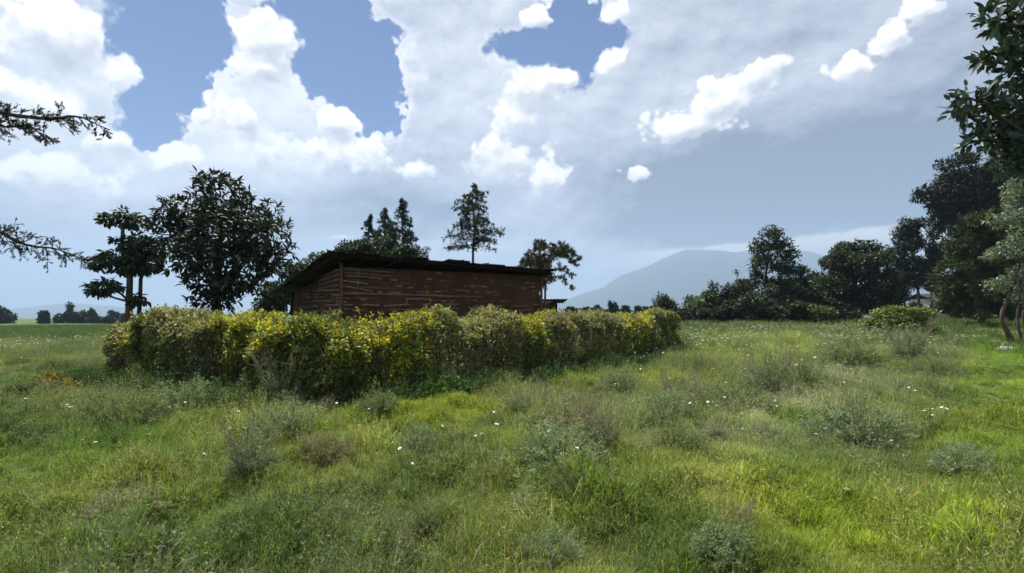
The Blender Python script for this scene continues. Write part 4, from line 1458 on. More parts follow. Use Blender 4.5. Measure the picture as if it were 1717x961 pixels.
for k, (px, py, rx, ry, Y) in enumerate(far):
    b = GD(px, Y)
    sub = [(px + rng.normal(0, rx * .35), py + rng.normal(0, ry * .3), rx * rng.uniform(.4, .6), ry * rng.uniform(.4, .6)) for _ in range(6)]
    sub += [(px, py + ry * 0.5, rx * 0.8, ry * 0.6), (px, py - ry * .6, rx * .35, ry * .4)]
    broadleaf('distant_tree', FAR_L[k], 'tree', b, [b, P(px, py + 2, Y), P(px, py - ry * 0.5, Y)], 0.2, cl(sub, Y), 1500, 0.75, 0.6, (0.028, 0.042, 0.026), M_SOFT,
              group='distant trees on the left horizon', shell=0.3, twig_n=2)
far2 = [(985, 520, 14, 5, 95), (1000, 518, 8, 6, 95), (1030, 515, 9, 9, 92), (1050, 519, 8, 6, 96), (1070, 519, 6, 6, 90), (1098, 516, 9, 7, 88), (1110, 514, 9, 9, 90), (1085, 520, 12, 5, 92), (955, 521, 16, 5, 96), (1015, 523, 20, 5, 94), (1120, 518, 12, 8, 84), (1045, 524, 24, 6, 97), (1080, 524, 22, 6, 93), (970, 524, 20, 6, 98)]
for k, (px, py, rx, ry, Y) in enumerate(far2):
    b = GD(px, Y)
    sub = [(px + rng.normal(0, rx * .35), py + rng.normal(0, ry * .3), rx * rng.uniform(.4, .6), ry * rng.uniform(.4, .6)) for _ in range(5)] + [(px, py + ry * .6, rx * .9, ry * .6)]
    broadleaf('distant_tree', 'small dark distant tree beyond the right end of the hedge', 'tree', b, [b, P(px, py + 2, Y), P(px, py - ry * 0.4, Y)], 0.12, cl(sub, Y), 900, 0.5, 0.6, (0.032, 0.048, 0.030), M_SOFT,
              group='distant trees beyond the hedge', shell=0.3, twig_n=2)


# rocks
def rock(name, label, c, size, seed):
    r = np.random.default_rng(seed)
    nu, nv = 14, 9
    v = []
    for i in range(nv):
        th = math.pi * i / (nv - 1)
        for j in range(nu):
            ph = 2 * math.pi * j / nu
            d = np.array([math.sin(th) * math.cos(ph), math.sin(th) * math.sin(ph), math.cos(th)])
            k = 1 + (fbm(d[0] * 1.7 + 5, d[1] * 1.7 + d[2] * 2.3, seed, 3) - 0.5) * 0.7
            v.append(d * np.array(size) * k)
    q = [(i * nu + j, i * nu + (j + 1) % nu, (i + 1) * nu + (j + 1) % nu, (i + 1) * nu + j) for i in range(nv - 1) for j in range(nu)]
    o = ob(name, np_mesh(name, np.array(v), np.array(q)[:, ::-1], M_ROCK))
    o.location = c
    o.rotation_euler = (0, 0, r.random() * 6)
    return tag(o, label, 'rock')


p = G(1692, 590)
rock('rock', 'low pale boulder in the grass near the leaning silver tree', (p[0], p[1], p[2] + 0.03), (0.38, 0.24, 0.20), 5)
p = G(1421, 842)
rock('stone', 'small white stone lying in the right foreground grass', (p[0], p[1], p[2] + 0.10), (0.030, 0.020, 0.015), 8)
p = G(1409, 858)
rock('stone', 'smaller white stone just below another in the right foreground', (p[0], p[1], p[2] + 0.09), (0.018, 0.015, 0.012), 9)

# ================================================================== meadow
NOLINK = []


def grass_src(name, n, hmin, hmax, wid, spread, col, arch, seed, seeds=False, amt=0.25):
    r = np.random.default_rng(seed)
    g = Geo()
    a = r.random(n) * 2 * np.pi
    rad = np.sqrt(r.random(n)) * spread
    base = np.stack([np.cos(a) * rad, np.sin(a) * rad, np.full(n, -0.02)], -1)
    az_ = r.random(n) * 2 * np.pi
    L = r.uniform(hmin, hmax, n)
    ln = np.abs(r.normal(arch, arch * 0.5, n))
    dh = np.stack([np.cos(az_), np.sin(az_), np.zeros(n)], -1)
    side = np.stack([-np.sin(az_ + r.normal(0, .6, n)), np.cos(az_), np.zeros(n)], -1)
    col = vary(col, n, amt, r)
    rows = []
    for k, t in enumerate((0.0, 0.38, 0.72, 1.0)):
        th = np.clip(ln * 1.7, 0.25, 2.7)
        al = th * t
        p = base + np.array([0, 0, 1.0]) * (L / th * np.sin(al))[:, None] + dh * (L / th * (1 - np.cos(al)))[:, None]
        w = wid * (1.0, 0.9, 0.6, 0.08)[k]
        rows.append(p - side * w * 0.5)
        rows.append(p + side * w * 0.5)
    v = np.stack(rows, 1).reshape(-1, 3)
    b_ = np.arange(n)[:, None] * 8
    q = np.concatenate([b_ + np.array([[0, 1, 3, 2]]), b_ + np.array([[2, 3, 5, 4]]), b_ + np.array([[4, 5, 7, 6]])])
    g.add(v, q, None, np.repeat(col, 8, 0))
    if seeds:
        m = n // 3
        tip = rows[6][:m]
        for k in range(4):
            pp = tip + r.normal(0, 0.012, (m, 3)) + np.array([0, 0, -0.015 * k])
            g.leaves(pp, norm(dh[:m] * 0.5 + r.normal(0, 0.6, (m, 3)) + np.array([0, 0, 0.4])), r.normal(size=(m, 3)), 0.022, 0.006, vary((0.30, 0.24, 0.15), m, 0.2, r))
    o = bpy.data.objects.new(name, g.mesh(name, M_GRASS))
    NOLINK.append(o)
    return o


def herb_src(name, n, h, leaf, col, seed, feather=False, spread=0.12, wl=0.45, mat=None):
    """small weedy herb: thin stems set with leaflets"""
    r = np.random.default_rng(seed)
    g = Geo()
    for k in range(n):
        a = r.random() * 6.283
        tilt = r.uniform(0.1, 0.75)
        d = norm(np.array([math.cos(a) * tilt, math.sin(a) * tilt, 1.0]))
        b0 = np.array([math.cos(a), math.sin(a), 0]) * r.random() * spread
        b0[2] = -0.02
        L = h * r.uniform(0.5, 1.1)
        e = b0 + d * L
        md = (b0 + e) / 2 + r.normal(0, 0.03, 3) * L
        g.leaves(np.array([b0, md]), np.array([md - b0, e - md]), r.normal(size=(2, 3)), np.array([L * .55, L * .52]), 0.006, vary((col[0] * 1.3, col[1], col[2]), 2, .2, r))
        m = (26 if feather else 12)
        t = r.uniform(0.12, 1.0, m)
        ps = b0 + (e - b0) * t[:, None] + r.normal(0, 0.012, (m, 3))
        ax = norm(d * 0.7 + norm(r.normal(size=(m, 3))))
        ll = leaf * r.uniform(0.6, 1.3, m) * (1.2 - 0.6 * t)
        g.leaves(ps, ax, r.normal(size=(m, 3)) + [0, 0, .6], ll, ll * wl, vary(col, m, 0.25, r))
    me = g.mesh(name, mat or M_GRASS)
    o = bpy.data.objects.new(name, me)
    return o


GN_GROUPS = {}


def scatter(name, label, cat, pts, rz, tilt, sc, shade, idx, sources):
    coll = bpy.data.collections.new(name + '_sources')
    for o in sources:
        coll.objects.link(o)
    n = len(pts)
    me = bpy.data.meshes.new(name)
    me.vertices.add(n)
    me.vertices.foreach_set('co', np.ascontiguousarray(pts, np.float32).ravel())
    rot = np.column_stack([tilt, rz]).astype(np.float32)
    a = me.attributes.new('rot', 'FLOAT_VECTOR', 'POINT')
    a.data.foreach_set('vector', rot.ravel())
    a = me.attributes.new('size', 'FLOAT', 'POINT')
    a.data.foreach_set('value', np.asarray(sc, np.float32))
    a = me.attributes.new('pick', 'INT', 'POINT')
    a.data.foreach_set('value', np.asarray(idx, np.int32))
    a = me.attributes.new('shade', 'FLOAT_COLOR', 'POINT')
    c4 = np.ones((n, 4), np.float32)
    c4[:, :3] = shade
    a.data.foreach_set('color', c4.ravel())
    o = ob(name, me)
    tag(o, label, cat, kind='stuff')
    ng = bpy.data.node_groups.new(name + '_scatter', 'GeometryNodeTree')
    ng.interface.new_socket('Geometry', in_out='INPUT', socket_type='NodeSocketGeometry')
    ng.interface.new_socket('Geometry', in_out='OUTPUT', socket_type='NodeSocketGeometry')
    nin, nout = ng.nodes.new('NodeGroupInput'), ng.nodes.new('NodeGroupOutput')
    ci = ng.nodes.new('GeometryNodeCollectionInfo')
    ci.inputs['Collection'].default_value = coll
    ci.inputs['Separate Children'].default_value = True
    ci.inputs['Reset Children'].default_value = True
    ip = ng.nodes.new('GeometryNodeInstanceOnPoints')
    ip.inputs['Pick Instance'].default_value = True

    def attr(nm, typ):
        q = ng.nodes.new('GeometryNodeInputNamedAttribute')
        q.data_type = typ
        q.inputs['Name'].default_value = nm
        return q.outputs['Attribute']
    er = ng.nodes.new('FunctionNodeEulerToRotation')
    L = ng.links.new
    L(attr('rot', 'FLOAT_VECTOR'), er.inputs[0])
    L(nin.outputs[0], ip.inputs['Points'])
    L(ci.outputs[0], ip.inputs['Instance'])
    L(attr('pick', 'INT'), ip.inputs['Instance Index'])
    L(er.outputs[0], ip.inputs['Rotation'])
    L(attr('size', 'FLOAT'), ip.inputs['Scale'])
    L(ip.outputs[0], nout.inputs[0])
    md = o.modifiers.new('scatter', 'NODES')
    md.node_group = ng
    return o


def clear_of_house(x, y, pad=0.1):
    """True where the meadow is not inside the house or the hedge"""
    p = np.stack([x, y], -1)
    q = p - HC
    M2 = np.array([d_r * np.linalg.norm(HR - HC), d_l * np.linalg.norm(HL - HC)]).T
    uv_ = q @ np.linalg.inv(M2).T
    inside = (uv_[:, 0] > -0.03) & (uv_[:, 0] < 1.03) & (uv_[:, 1] > -0.03) & (uv_[:, 1] < 1.03)

    def dist_seg(A, Bp):
        d = Bp - A
        t = np.clip(((p - A) @ d) / (d @ d), 0, 1)
        return np.linalg.norm(p - (A + t[:, None] * d), axis=1)
    hd_ = np.minimum(dist_seg(K0, K_L), dist_seg(K0, K_R))
    return ~inside & (hd_ > 0.42 + pad), hd_


def wedge(n, r0, r1, half=82):
    n = int(n * half / 58)
    a = np.radians(rng.uniform(-half, half, n))
    r = np.sqrt(rng.uniform(r0 * r0, r1 * r1, n))
    return r * np.sin(a), r * np.cos(a)


# where the ground cover changes kind: (photo x, photo y, radius in metres at right angles, lush, dry, weedy)
def patch_map(x, y):
    lush = fbm(x * 0.45 + 3, y * 0.45, 201, 3)
    dry = fbm(x * 0.5 + 40, y * 0.5, 211, 3)
    weed = fbm(x * 0.6 + 80, y * 0.6, 221, 3)
    return lush, dry, weed


SPOTS = [(640, 700, 1.2, 'lush'), (800, 690, 1.3, 'lush'), (1090, 800, .9, 'lush'), (1440, 900, 1.2, 'lush'), (1330, 860, .8, 'lush'), (560, 730, .9, 'lush'), (980, 640, 1.5, 'lush'), (1600, 880, 1.0, 'lush'),
         (1650, 640, 3.0, 'lush'), (1680, 720, 1.6, 'lush'), (860, 860, .7, 'lush'),
         (150, 850, .9, 'dark'), (320, 900, .8, 'dark'), (80, 720, 1.6, 'dark'), (200, 760, 1.2, 'dark'), (60, 920, .7, 'dark'), (1160, 930, .4, 'dark'),
         (180, 830, .45, 'dry'), (270, 800, .5, 'dry'), (1215, 860, .35, 'dry'), (1260, 740, .9, 'dry'), (960, 705, .8, 'dry'), (1330, 690, 1.0, 'dry'), (1400, 640, 1.5, 'dry'), (620, 790, .6, 'dry'), (1190, 820, .4, 'dry'), (780, 800, .5, 'dry'), (420, 700, .8, 'dry'),
         (1300, 610, 4.0, 'mauve'), (1200, 580, 5.0, 'mauve'), (1450, 590, 4.5, 'mauve'), (80, 585, 9.0, 'mauve'), (1240, 775, .5, 'pale'), (1300, 725, .6, 'pale'), (1360, 685, .8, 'pale'), (1430, 655, 1.0, 'pale'), (1510, 632, 1.2, 'pale'), (1000, 740, 0.9, 'mauve'), (1120, 720, 1.2, 'mauve'), (1250, 690, 1.7, 'mauve'), (1400, 720, 1.1, 'mauve'), (1330, 645, 2.4, 'mauve'), (960, 700, 1.0, 'mauve'), (900, 770, 0.6, 'mauve'), (280, 700, 1.4, 'mauve'), (430, 745, 0.7, 'mauve'), (650, 760, 0.5, 'mauve'), (1220, 880, 0.35, 'mauve'), (1350, 570, 6.0, 'mauve'), (1480, 605, 2.0, 'mauve'), (1150, 650, 1.6, 'mauve'), (1215, 800, .4, 'pale'), (1250, 760, .45, 'pale'), (1300, 722, .55, 'pale'), (1355, 690, .65, 'pale'), (1425, 658, .8, 'pale'), (1500, 635, 1.0, 'pale')]
SPW = [(G(a, b_), r, k) for a, b_, r, k in SPOTS]
TINT = {'pale': (1.30, 1.22, 1.45), 'lush': (1.4, 1.3, 0.95), 'dark': (0.86, 0.95, 0.85), 'dry': (1.32, 1.16, 1.4), 'mauve': (1.15, 1.17, 1.12)}


LAWN = np.array([G(1590, 552)[:2], G(1588, 600)[:2], G(1575, 700)[:2], G(1520, 800)[:2], G(1470, 950)[:2]])


def lawn(x, y):
    xl = np.interp(y, LAWN[::-1, 1], LAWN[::-1, 0])
    xl = np.where(y < LAWN[-1, 1], 99, xl)
    return sstep((x - xl + (fbm(x * 0.6, y * 0.6, 333, 2) - 0.5) * 1.2) / (0.25 + 0.06 * y)) * (y < 40)


def cover(x, y):
    n = len(x)
    lush, dry, weed = patch_map(x, y)
    sh = np.ones((n, 3))

    def lerp(w, t):
        w = np.clip(w, 0, 1)[:, None]
        return sh * (1 - w) + sh * w * np.array(t)
    sh = lerp(sstep((lush - 0.48) / 0.2) * 0.9, TINT['lush'])
    sh = lerp(sstep((0.46 - lush) / 0.2) * 0.8, TINT['dark'])
    w_dry = sstep((dry - 0.54) / 0.16)
    sh = lerp(w_dry * 0.7, TINT['dry'])
    mauve = np.zeros(n)
    for (p, r, k) in SPW:
        w = np.exp(-((x - p[0]) ** 2 + (y - p[1]) ** 2) / (r * r)) * (0.6 + 0.8 * (fbm(x * 1.3, y * 1.3, 301, 2)))
        sh = lerp(w, TINT[k])
        if k == 'pale':
            mauve = mauve * (1 - 0.9 * np.clip(w, 0, 1))
        if k == 'mauve':
            mauve = np.maximum(mauve, w)
        if k == 'dry':
            w_dry = np.maximum(w_dry, w)
    lw = lawn(x, y)
    sh = lerp(lw * 0.85, (1.25, 1.30, 0.85))
    mauve = mauve * (1 - lw)
    w_dry = w_dry * (1 - lw)
    weed = weed * (1 - lw)
    sh = sh * np.exp(rng.normal(0, 0.16, (n, 1)))
    return sh, w_dry, mauve, weed


GC = (0.134, 0.184, 0.046)
src_fine = [grass_src('grass_tuft', 52, 0.06, 0.17, 0.0050, 0.10, GC, 0.95, 500 + k, False, 0.34) for k in range(4)]
src_fine += [grass_src('grass_tuft', 32, 0.10, 0.22, 0.0050, 0.08, (0.115, 0.150, 0.042), 0.85, 520 + k, False, 0.34) for k in range(2)]
src_tall = [grass_src('tall_grass', 22, 0.22, 0.44, 0.0036, 0.10, (0.15, 0.175, 0.085), 0.32, 540 + k, True) for k in range(3)]
src_herb = [herb_src('herb', 9, 0.17, 0.045, (0.080, 0.115, 0.036), 560 + k) for k in range(2)]
src_feather = [herb_src('feather_weed', 14, 0.34, 0.042, (0.17, 0.195, 0.12), 570 + k, True, 0.10, 0.16) for k in range(3)]
src_far = [grass_src('far_tuft', 44, 0.14, 0.42, 0.011, 0.30, (0.068, 0.100, 0.036), 0.5, 580 + k) for k in range(3)]


def lay(name, label, cat, x, y, sources, size, tiltamt, weights=None, shade_mul=(1, 1, 1)):
    ok, hd_ = clear_of_house(x, y)
    x, y = x[ok], y[ok]
    sh, _, _, _ = cover(x, y)
    n = len(x)
    z = H(x, y)
    idx = rng.integers(0, len(sources), n) if weights is None else rng.choice(len(sources), n, p=weights)
    sc = size[0] + (size[1] - size[0]) * rng.random(n)
    sc = sc * (0.35 + 1.35 * fbm(x * 1.6, y * 1.6, 401, 3) ** 1.3)
    return scatter(name, label, cat, np.column_stack([x, y, z]), rng.random(n) * 6.283, rng.normal(0, tiltamt, (n, 2)), sc, sh * np.array(shade_mul), idx, sources)


# fine grass: dense near, thinning outward
xs, ys = [], []
for (n, r0, r1) in ((9000, 1.2, 4.5), (17000, 4.5, 9), (26000, 9, 18), (30000, 18, 34)):
    a, b_ = wedge(n, r0, r1)
    xs.append(a)
    ys.append(b_)
x, y = np.concatenate(xs), np.concatenate(ys)
rr = np.hypot(x, y)
lay('grass', 'short green meadow grass covering the ground', 'grass', x, y, src_fine, (0.8, 1.25), 0.12)
# coarse grass far out
x, y = wedge(42000, 26, 130)
lay('far_grass', 'rough grass of the fields farther away', 'grass', x, y, src_far, (0.8, 1.5), 0.1)
# tall dry seeding grass where the meadow is dry or mauve
x, y = wedge(60000, 2.2, 45)
sh, w_dry, mauve, weed = cover(x, y)
keep = rng.random(len(x)) < np.clip(0.015 + 0.35 * w_dry ** 2 + 0.85 * mauve, 0, 1)
lay('tall_grass', 'tall dry seeding grass in loose patches across the meadow', 'grass', x[keep], y[keep], src_tall, (0.7, 1.1), 0.12)
# low leafy herbs
x, y = wedge(26000, 1.5, 22)
keep = fbm(x * 0.9, y * 0.9, 601, 3) > 0.52
lay('herbs', 'low leafy herbs mixed into the meadow grass', 'herbs', x[keep], y[keep], src_herb, (0.6, 1.15), 0.2)
# small feathery weeds
x, y = wedge(32000, 2.5, 40)
sh, w_dry, mauve, weed = cover(x, y)
keep = rng.random(len(x)) < np.clip(sstep((weed - 0.54) / 0.12) * 0.55 + 0.85 * mauve, 0, 1)
lay('feathery_weeds', 'small grey green feathery weeds scattered in the meadow', 'weeds', x[keep], y[keep], src_feather, (0.75, 1.35), 0.15, None, (0.95, 1.0, 0.95))
# rank growth along the foot of the hedge
nb = 1500
t = rng.random(nb)
wing = rng.random(nb) < 0.34
A = np.where(wing[:, None], K0 + (K_L - K0) * t[:, None], K0 + (K_R - K0) * t[:, None])
nl = np.array([-0.47, -0.88])
nrr = norm(np.array([(K_R - K0)[1], -(K_R - K0)[0]]))
A = A + np.where(wing[:, None], nl, nrr) * rng.uniform(0.55, 1.3, nb)[:, None]
sel = A
shf = np.ones((nb, 3)) * np.exp(rng.normal(0, 0.2, (nb, 1))) * np.array([0.75, 0.95, 0.7])
scatter('undergrowth', 'rank leafy weeds along the foot of the hedge', 'weeds', np.column_stack([A, H(A[:, 0], A[:, 1])]), rng.random(nb) * 6.28, rng.normal(0, 0.2, (nb, 2)), rng.uniform(1.0, 2.3, nb), shf,
        rng.integers(0, 5, nb), [herb_src('hedge_herb', 10, 0.18, 0.06, (0.052, 0.082, 0.026), 650 + k) for k in range(3)] + [herb_src('hedge_weed', 14, 0.26, 0.04, (0.07, 0.09, 0.045), 660 + k, True, 0.1, 0.2) for k in range(2)])

# ------------------------------------------------------------------ individual weed clumps
BLUE, OLIVE, DRYC = (0.15, 0.19, 0.125), (0.115, 0.145, 0.070), (0.24, 0.215, 0.145)


def clump_mesh(seed, n, h, spread, leaf, col, stalks=0, upright=0.5):
    """feathery mound: sprigs run from the base to a lumpy dome and carry many fine leaflets"""
    r = np.random.default_rng(seed)
    gs_, gl_ = Geo(), Geo()
    lump = r.normal(size=(6, 3))
    lump = lump / np.linalg.norm(lump, axis=1, keepdims=True)
    for k in range(n):
        d = r.normal(size=3)
        d[2] = abs(d[2]) * 0.85 + 0.04
        d /= np.linalg.norm(d)
        k_ = 0.72 + 0.36 * max(0, (lump @ d).max()) ** 3 + r.normal(0, 0.15)
        tip = d * np.array([spread, spread, h]) * k_
        b0 = np.array([tip[0] * r.uniform(0.15, 0.5), tip[1] * r.uniform(0.15, 0.5), -0.03])
        m = 5
        t = np.linspace(0, 1, m)[:, None]
        p = b0 + (tip - b0) * t + np.array([0, 0, 1]) * (np.sin(t * math.pi) * 0.10 * h) + r.normal(0, 0.006, (m, 3)) * t
        gs_.tube(p, np.linspace(0.0026, 0.0010, m), 4, vary((0.13, 0.15, 0.075), 1, .2, r)[0], cap=False)
        q = 46
        f = r.uniform(0.0, 1, q) ** 0.6
        ps = np.stack([np.interp(f, t[:, 0], p[:, w_]) for w_ in range(3)], -1) + r.normal(0, 0.010, (q, 3))
        up_ = norm(d * 0.6 + np.array([0, 0, upright]))
        ax = norm(up_ * 0.8 + norm(r.normal(size=(q, 3))) * 0.9)
        ll = leaf * r.uniform(0.6, 1.4, q)
        cc = vary(vary(col, 1, 0.12, r)[0], q, 0.18, r)
        gl_.leaves(ps, ax, r.normal(size=(q, 3)) + [0, 0, .5], ll, ll * 0.17 + 0.0015, cc, 'diamond', 0.05)
    for k in range(stalks):
        a = r.random() * 6.283
        d = norm(np.array([math.cos(a) * 0.35, math.sin(a) * 0.35, 1]))
        L = h * r.uniform(1.0, 1.45)
        p = np.array([math.cos(a), math.sin(a), 0]) * 0.08 + d * L * np.linspace(0, 1, 4)[:, None] + r.normal(0, 0.015, (4, 3))
        gs_.tube(p, np.linspace(0.0022, 0.0010, 4), 4, (0.36, 0.34, 0.235), cap=False)
        for _ in range(6):
            f = r.uniform(0.5, 1)
            b0 = p[0] + (p[-1] - p[0]) * f
            e = b0 + norm(d * 0.9 + r.normal(0, 0.4, 3)) * 0.09
            gs_.tube(np.array([b0, e]), (0.0014, 0.0008), 4, (0.34, 0.31, 0.21), cap=False)
    return gs_.mesh('stems', M_WEED), gl_.mesh('leaves', M_WEED)


VAR = {
    'blue': [clump_mesh(700 + k, 190, 0.36, 0.36, 0.030, (0.22, 0.27, 0.15)) for k in range(3)],
    'olive': [clump_mesh(710 + k, 170, 0.32, 0.38, 0.030, (0.165, 0.195, 0.090)) for k in range(3)],
    'tall': [clump_mesh(720 + k, 120, 0.46, 0.27, 0.030, (0.21, 0.235, 0.14), 26, 1.0) for k in range(2)],
    'dry': [clump_mesh(730 + k, 90, 0.36, 0.30, 0.028, (0.25, 0.225, 0.145), 24, 0.9) for k in range(2)],
}
CL = [
    # px, py(foot), kind, variant, width in photo px, label
    (420, 800, 'tall', 0, 66, 'tall grey green weed with dry stalks in the left foreground'),
    (480, 735, 'blue', 0, 92, 'dark feathery weed with white flowers below the hedge corner'),
    (535, 775, 'dry', 0, 66, 'reddish dry weed clump right of the tall grey weed'),
    (225, 706, 'olive', 0, 96, 'wide dusky weed clump below the left part of the hedge'),
    (312, 694, 'blue', 1, 84, 'rounded bluish weed clump beside the hedge foot'),
    (935, 790, 'blue', 2, 130, 'big silvery weed mound with white flowers near the middle of the meadow'),
    (955, 742, 'dry', 1, 110, 'pale dry stalk clump just behind the big silvery mound'),
    (955, 822, 'olive', 1, 66, 'dark weed tuft right below the big silvery mound'),
    (700, 760, 'blue', 0, 72, 'soft bluish weed tuft left of the middle of the meadow'),
    (715, 885, 'olive', 2, 60, 'low dark green weed tuft in the bottom middle'),
    (925, 945, 'blue', 1, 84, 'bluish weed clump at the bottom edge of the middle meadow'),
    (1135, 752, 'olive', 0, 76, 'dark shadowed weed clump right of the big silvery mound'),
    (1115, 705, 'blue', 2, 84, 'blue green weed mound behind the dark shadowed clump'),
    (1240, 690, 'olive', 1, 88, 'broad dusky weed mound at the middle of the right field'),
    (1345, 650, 'olive', 2, 90, 'dusky weed clump farther back in the right field'),
    (1440, 740, 'blue', 0, 110, 'wide feathery weed mound in the right meadow'),
    (1495, 740, 'olive', 0, 44, 'small upright weed beside the wide feathery mound'),
    (1615, 790, 'blue', 2, 74, 'silvery blue weed bush standing alone at the right'),
    (1235, 890, 'dry', 0, 56, 'brownish dry weed tuft in the lower right meadow'),
    (1215, 935, 'blue', 1, 84, 'grey green feathery clump at the bottom right'),
    (1140, 690, 'dry', 1, 70, 'dry brown weed clump at the left of the right field'),
    (1290, 665, 'tall', 1, 66, 'tall brown stalked weed in the middle of the right field'),
    (1570, 635, 'olive', 1, 64, 'dark weed clump bordering the grassy track'),
    (1525, 610, 'tall', 0, 50, 'tall pale stalked weed among the far daisies'),
    (1430, 610, 'olive', 2, 70, 'dark weed clump left of the far daisies'),
    (1170, 625, 'olive', 0, 60, 'bushy weed right of the hedge end'),
    (1145, 580, 'olive', 1, 46, 'weed clump close against the hedge end'),
    (1040, 655, 'blue', 1, 60, 'grey green weed tuft below the right hedge'),
    (830, 722, 'olive', 1, 60, 'dark hollow weed tuft in the bright central grass'),
    (60, 672, 'olive', 2, 70, 'dusky weed clump at the far left below the field'),
    (90, 620, 'olive', 0, 42, 'small dark weed hump in the left field'),
    (1010, 755, 'tall', 1, 56, 'thin stalked weed at the right of the big silvery mound'),
    (870, 690, 'blue', 0, 50, 'small grey weed tuft in the upper central meadow'),
    (470, 680, 'tall', 1, 66, 'tall thin stalked weed in front of the hedge corner'),
    (640, 690, 'olive', 2, 64, 'leafy dark weed at the foot of the right hedge wing'),
]
PARTS_OF = {}
for (px, py, kind, var, wpx, lab) in CL:
    p = G(px, py)
    root = empty('weed_clump', p, lab, 'weed', 'weed clumps in the meadow')
    sm, lm = VAR[kind][var]
    dist = p[1]
    size = 1.32 * wpx * dist / FPX / {'blue': 0.72, 'olive': 0.76, 'tall': 0.54, 'dry': 0.60}[kind]
    root.scale = (size, size, size * {'tall': 1.0, 'blue': 0.95, 'olive': 0.95, 'dry': 0.95}[kind])
    root.rotation_euler = (0, 0, rng.random() * 6.28)
    ob('stems', sm, root)
    ob('leaves', lm, root)

# many smaller weeds of the same kinds between them
wx, wy = wedge(1300, 3.2, 28, 50)
sh_, wd_, mv_, we_ = cover(wx, wy)
ok_, _ = clear_of_house(wx, wy, 0.3)
kw = ok_ & (rng.random(len(wx)) < np.clip(0.10 + 0.9 * sstep((we_ - 0.47) / 0.14) + 0.5 * mv_, 0, 1)) & (lawn(wx, wy) < 0.5)
ids = np.where(kw)[0][:255]
for i in ids:
    kind = rng.choice(['blue', 'olive', 'olive', 'dry', 'tall'], p=[0.28, 0.27, 0.17, 0.16, 0.12])
    var_ = VAR[kind][int(rng.integers(0, len(VAR[kind])))]
    root = empty('low_weed', (wx[i], wy[i], float(H(wx[i], wy[i])) - 0.02), 'low feathery weed half sunk in the meadow grass', 'weed', 'low weeds sunk in the grass')
    q = rng.uniform(0.35, 0.85) * (0.8 + 0.02 * wy[i])
    root.scale = (q * rng.uniform(0.9, 1.5), q * rng.uniform(0.9, 1.5), q * rng.uniform(0.6, 1.0))
    root.rotation_euler = (0, 0, rng.random() * 6.28)
    ob('stems', var_[0], root)
    ob('leaves', var_[1], root)
print('low weeds', len(ids))

# yellowing creeper patch at the far left of the hedge
for (px, py, w_, lab, colr) in ((95, 660, 60, 'yellowing low plant spilling from the left end of the hedge', (0.20, 0.15, 0.03)), (35, 668, 40, 'grey green low plant at the far left edge', (0.10, 0.11, 0.06)), (160, 640, 50, 'leafy green plant at the foot of the left hedge end', (0.07, 0.10, 0.03))):
    p = G(px, py)
    root = empty('low_plant', p, lab, 'plant')
    r_ = w_ * p[1] / FPX
    n = 1500
    g = Geo()
    a = rng.random(n) * 6.28
    q = np.sqrt(rng.random(n))
    x_ = np.cos(a) * q * r_
    y_ = np.sin(a) * q * r_ * 0.6
    zz_ = (1 - q ** 2) * 0.34 * (0.5 + fbm(x_ * 3 + px, y_ * 3, 77, 2)) * rng.uniform(0.6, 1.0, n)
    hz_ = H(p[0] + x_, p[1] + y_) - p[2]
    g.leaves(np.column_stack([x_, y_, zz_ + hz_]), norm(rdir(n) + [0, 0, 0.5]), norm(rdir(n) + [0, 0, 1]), rng.uniform(0.05, 0.10, n), 0.04, vary(colr, n, 0.35))
    g.build('leaves', M_WEED, root)
    g = Geo()
    for k in range(20):
        j = rng.integers(0, n)
        g.tube(np.array([[x_[j] * .4, y_[j] * .4, hz_[j]], [x_[j], y_[j], zz_[j] + hz_[j]]]), (0.006, 0.003), 4, (1, .9, .7), cap=False)
    g.build('stems', M_BARK, root)


# ------------------------------------------------------------------ daisies
def daisy_mesh(seed, size):
    r = np.random.default_rng(seed)
    g = Geo()
    n = 11
    a = np.linspace(0, 2 * np.pi, n, endpoint=False) + r.normal(0, 0.08, n)
    d = np.stack([np.cos(a), np.sin(a), r.uniform(0.0, 0.25, n)], -1)
    g.leaves(d * size * 0.12, d, np.tile([0, 0, 1.0], (n, 1)), size * 0.42 * r.uniform(0.85, 1.1, n), size * 0.24, vary((0.78, 0.78, 0.74), n, 0.05, r), 'broad', 0.05)
    g.tube(np.array([[0, 0, -0.1], [0, 0, 0.05], [0, 0, 0.1]]) * size, np.array([0.06, 0.16, 0.10]) * size, 8, (0.55, 0.36, 0.03))
    return g.mesh('flower_head', M_FLOWER)


def stem_mesh(h, seed):
    r = np.random.default_rng(seed)
    g = Geo()
    p = np.array([[0, 0, -0.05], [r.normal(0, .02), r.normal(0, .02), h * 0.5], [0, 0, h]])
    g.tube(p, (0.003, 0.0025, 0.002), 4, (1.2, 1.6, 0.7), cap=False)
    return g.mesh('stem', M_BARK)


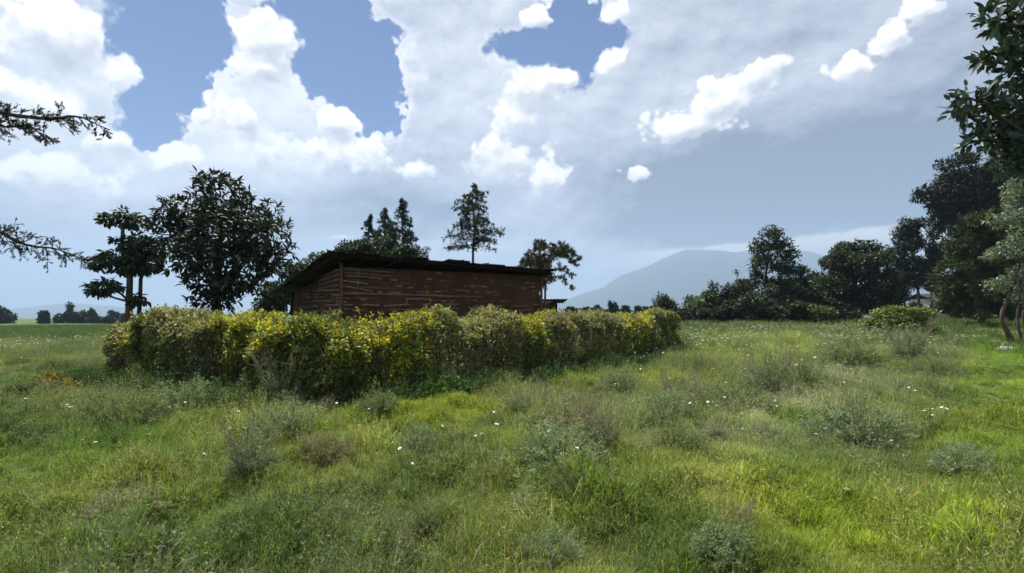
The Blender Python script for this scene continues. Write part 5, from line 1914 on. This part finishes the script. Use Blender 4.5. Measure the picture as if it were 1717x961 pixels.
heads = [daisy_mesh(800 + k, 0.046) for k in range(4)]
spots = []
for (px, py) in [(675, 793), (687, 790), (1344, 676), (1289, 689), (1293, 686), (1157, 683), (1168, 688), (1380, 660), (1410, 648), (1430, 630), (1522, 664), (1535, 667), (1552, 702), (1569, 680), (1564, 688), (1570, 710), (1585, 712), (1586, 699), (474, 706), (486, 705),
                 (382, 724), (398, 712), (390, 716), (385, 740), (740, 742), (805, 750), (820, 750), (808, 738), (820, 742), (915, 742), (925, 745), (932, 740), (940, 740), (950, 738), (938, 775), (975, 778), (890, 690), (970, 686), (985, 682), (1000, 680), (943, 682), (957, 680), (703, 680), (560, 708), (625, 706),
                 (452, 635), (475, 632), (490, 628), (485, 633), (515, 645), (462, 638), (240, 630), (263, 628), (205, 652), (262, 693), (275, 700), (335, 700), (350, 698), (45, 682), (40, 693), (152, 752), (610, 660), (890, 610), (1070, 655), (1030, 660), (1060, 640), (1550, 655), (1480, 650), (1365, 648), (1325, 640), (1310, 700)]:
    spots.append((px, py + 14))
tx, ty = wedge(14000, 6, 46, 50)
shx, wd_, mv_, we_ = cover(tx, ty)
okk, _ = clear_of_house(tx, ty)
pr_ = np.clip(mv_ * 1.3, 0, 1) * 0.75 * sstep((fbm(tx * 0.5, ty * 0.5, 901, 2) - 0.34) / 0.25) * (1 - 0.6 * (tx < -6)) + 0.004
kp = okk & (rng.random(len(tx)) < pr_)
pos_l = [G(*s) for s in spots] + [np.array([a, b_, float(H(a, b_))]) for a, b_ in zip(tx[kp], ty[kp])]
pos_l.sort(key=lambda p: p[1])
stem_meshes = [stem_mesh(h, 820 + k) for k, h in enumerate((0.16, 0.22, 0.28, 0.34))]
for i, p in enumerate(pos_l[:300]):
    k = int(rng.integers(0, 4))
    hgt = (0.16, 0.22, 0.28, 0.34)[k]
    if p[1] > 12:
        hgt += 0.24
    root = empty('daisy', p, 'white daisy on a thin stem in the meadow', 'flower', 'white daisies scattered in the meadow')
    root.rotation_euler = (rng.normal(0, .15), rng.normal(0, .15), rng.random() * 6.28)
    sz = rng.uniform(0.6, 1.05)
    if p[1] > 12:
        sz *= 1.35
    s = ob('stem', stem_meshes[k], root)
    s.scale = (1, 1, hgt / (0.16, 0.22, 0.28, 0.34)[k])
    h_ = ob('flower_head', heads[i % 4], root)
    h_.location = (0, 0, hgt)
    h_.scale = (sz, sz, sz)
    h_.rotation_euler = (rng.normal(0.15, .3), rng.normal(0, .3), 0)
rest = pos_l[300:]
print('far daisies', len(rest))
if rest:
    rp = np.array(rest)
    n = len(rp)
    g = Geo()
    for q in range(n):
        hgt = rng.uniform(0.38, 0.62)
        m = 6
        a = np.linspace(0, 6.283, m, endpoint=False) + rng.random()
        d = np.stack([np.cos(a), np.sin(a), np.full(m, 0.25)], -1)
        g.leaves(np.tile(rp[q] + [0, 0, hgt], (m, 1)), d, np.tile([0, 0, 1.0], (m, 1)), rng.uniform(0.046, 0.068), 0.050, (0.78, 0.78, 0.74))
        g.leaves(rp[q][None], np.array([[0, 0, 1.0]]), np.array([[0, -1.0, 0]]), hgt, 0.006, (0.07, 0.09, 0.03))
    o = g.build('far_daisies', M_FLOWER)
    tag(o, 'white daisies speckling the far part of the right field', 'flowers', kind='stuff')

# ================================================================== haze
hz_m, hb = new_mat('haze')
pv = hb.node('ShaderNodeVolumePrincipled')
pv.inputs['Color'].default_value = (0.40, 0.53, 0.73, 1)
pv.inputs['Density'].default_value = 0.00025
pv.inputs['Anisotropy'].default_value = 0.2
ho = hb.node('ShaderNodeOutputMaterial')
hz_m.node_tree.links.new(pv.outputs[0], ho.inputs['Volume'])
g = Geo()
box(g, (-7200, -7200, -4.0), (7200, 7200, 790.0))
o = g.build('haze', hz_m)
tag(o, 'thin blue haze in the air towards the mountain', 'haze', kind='stuff')
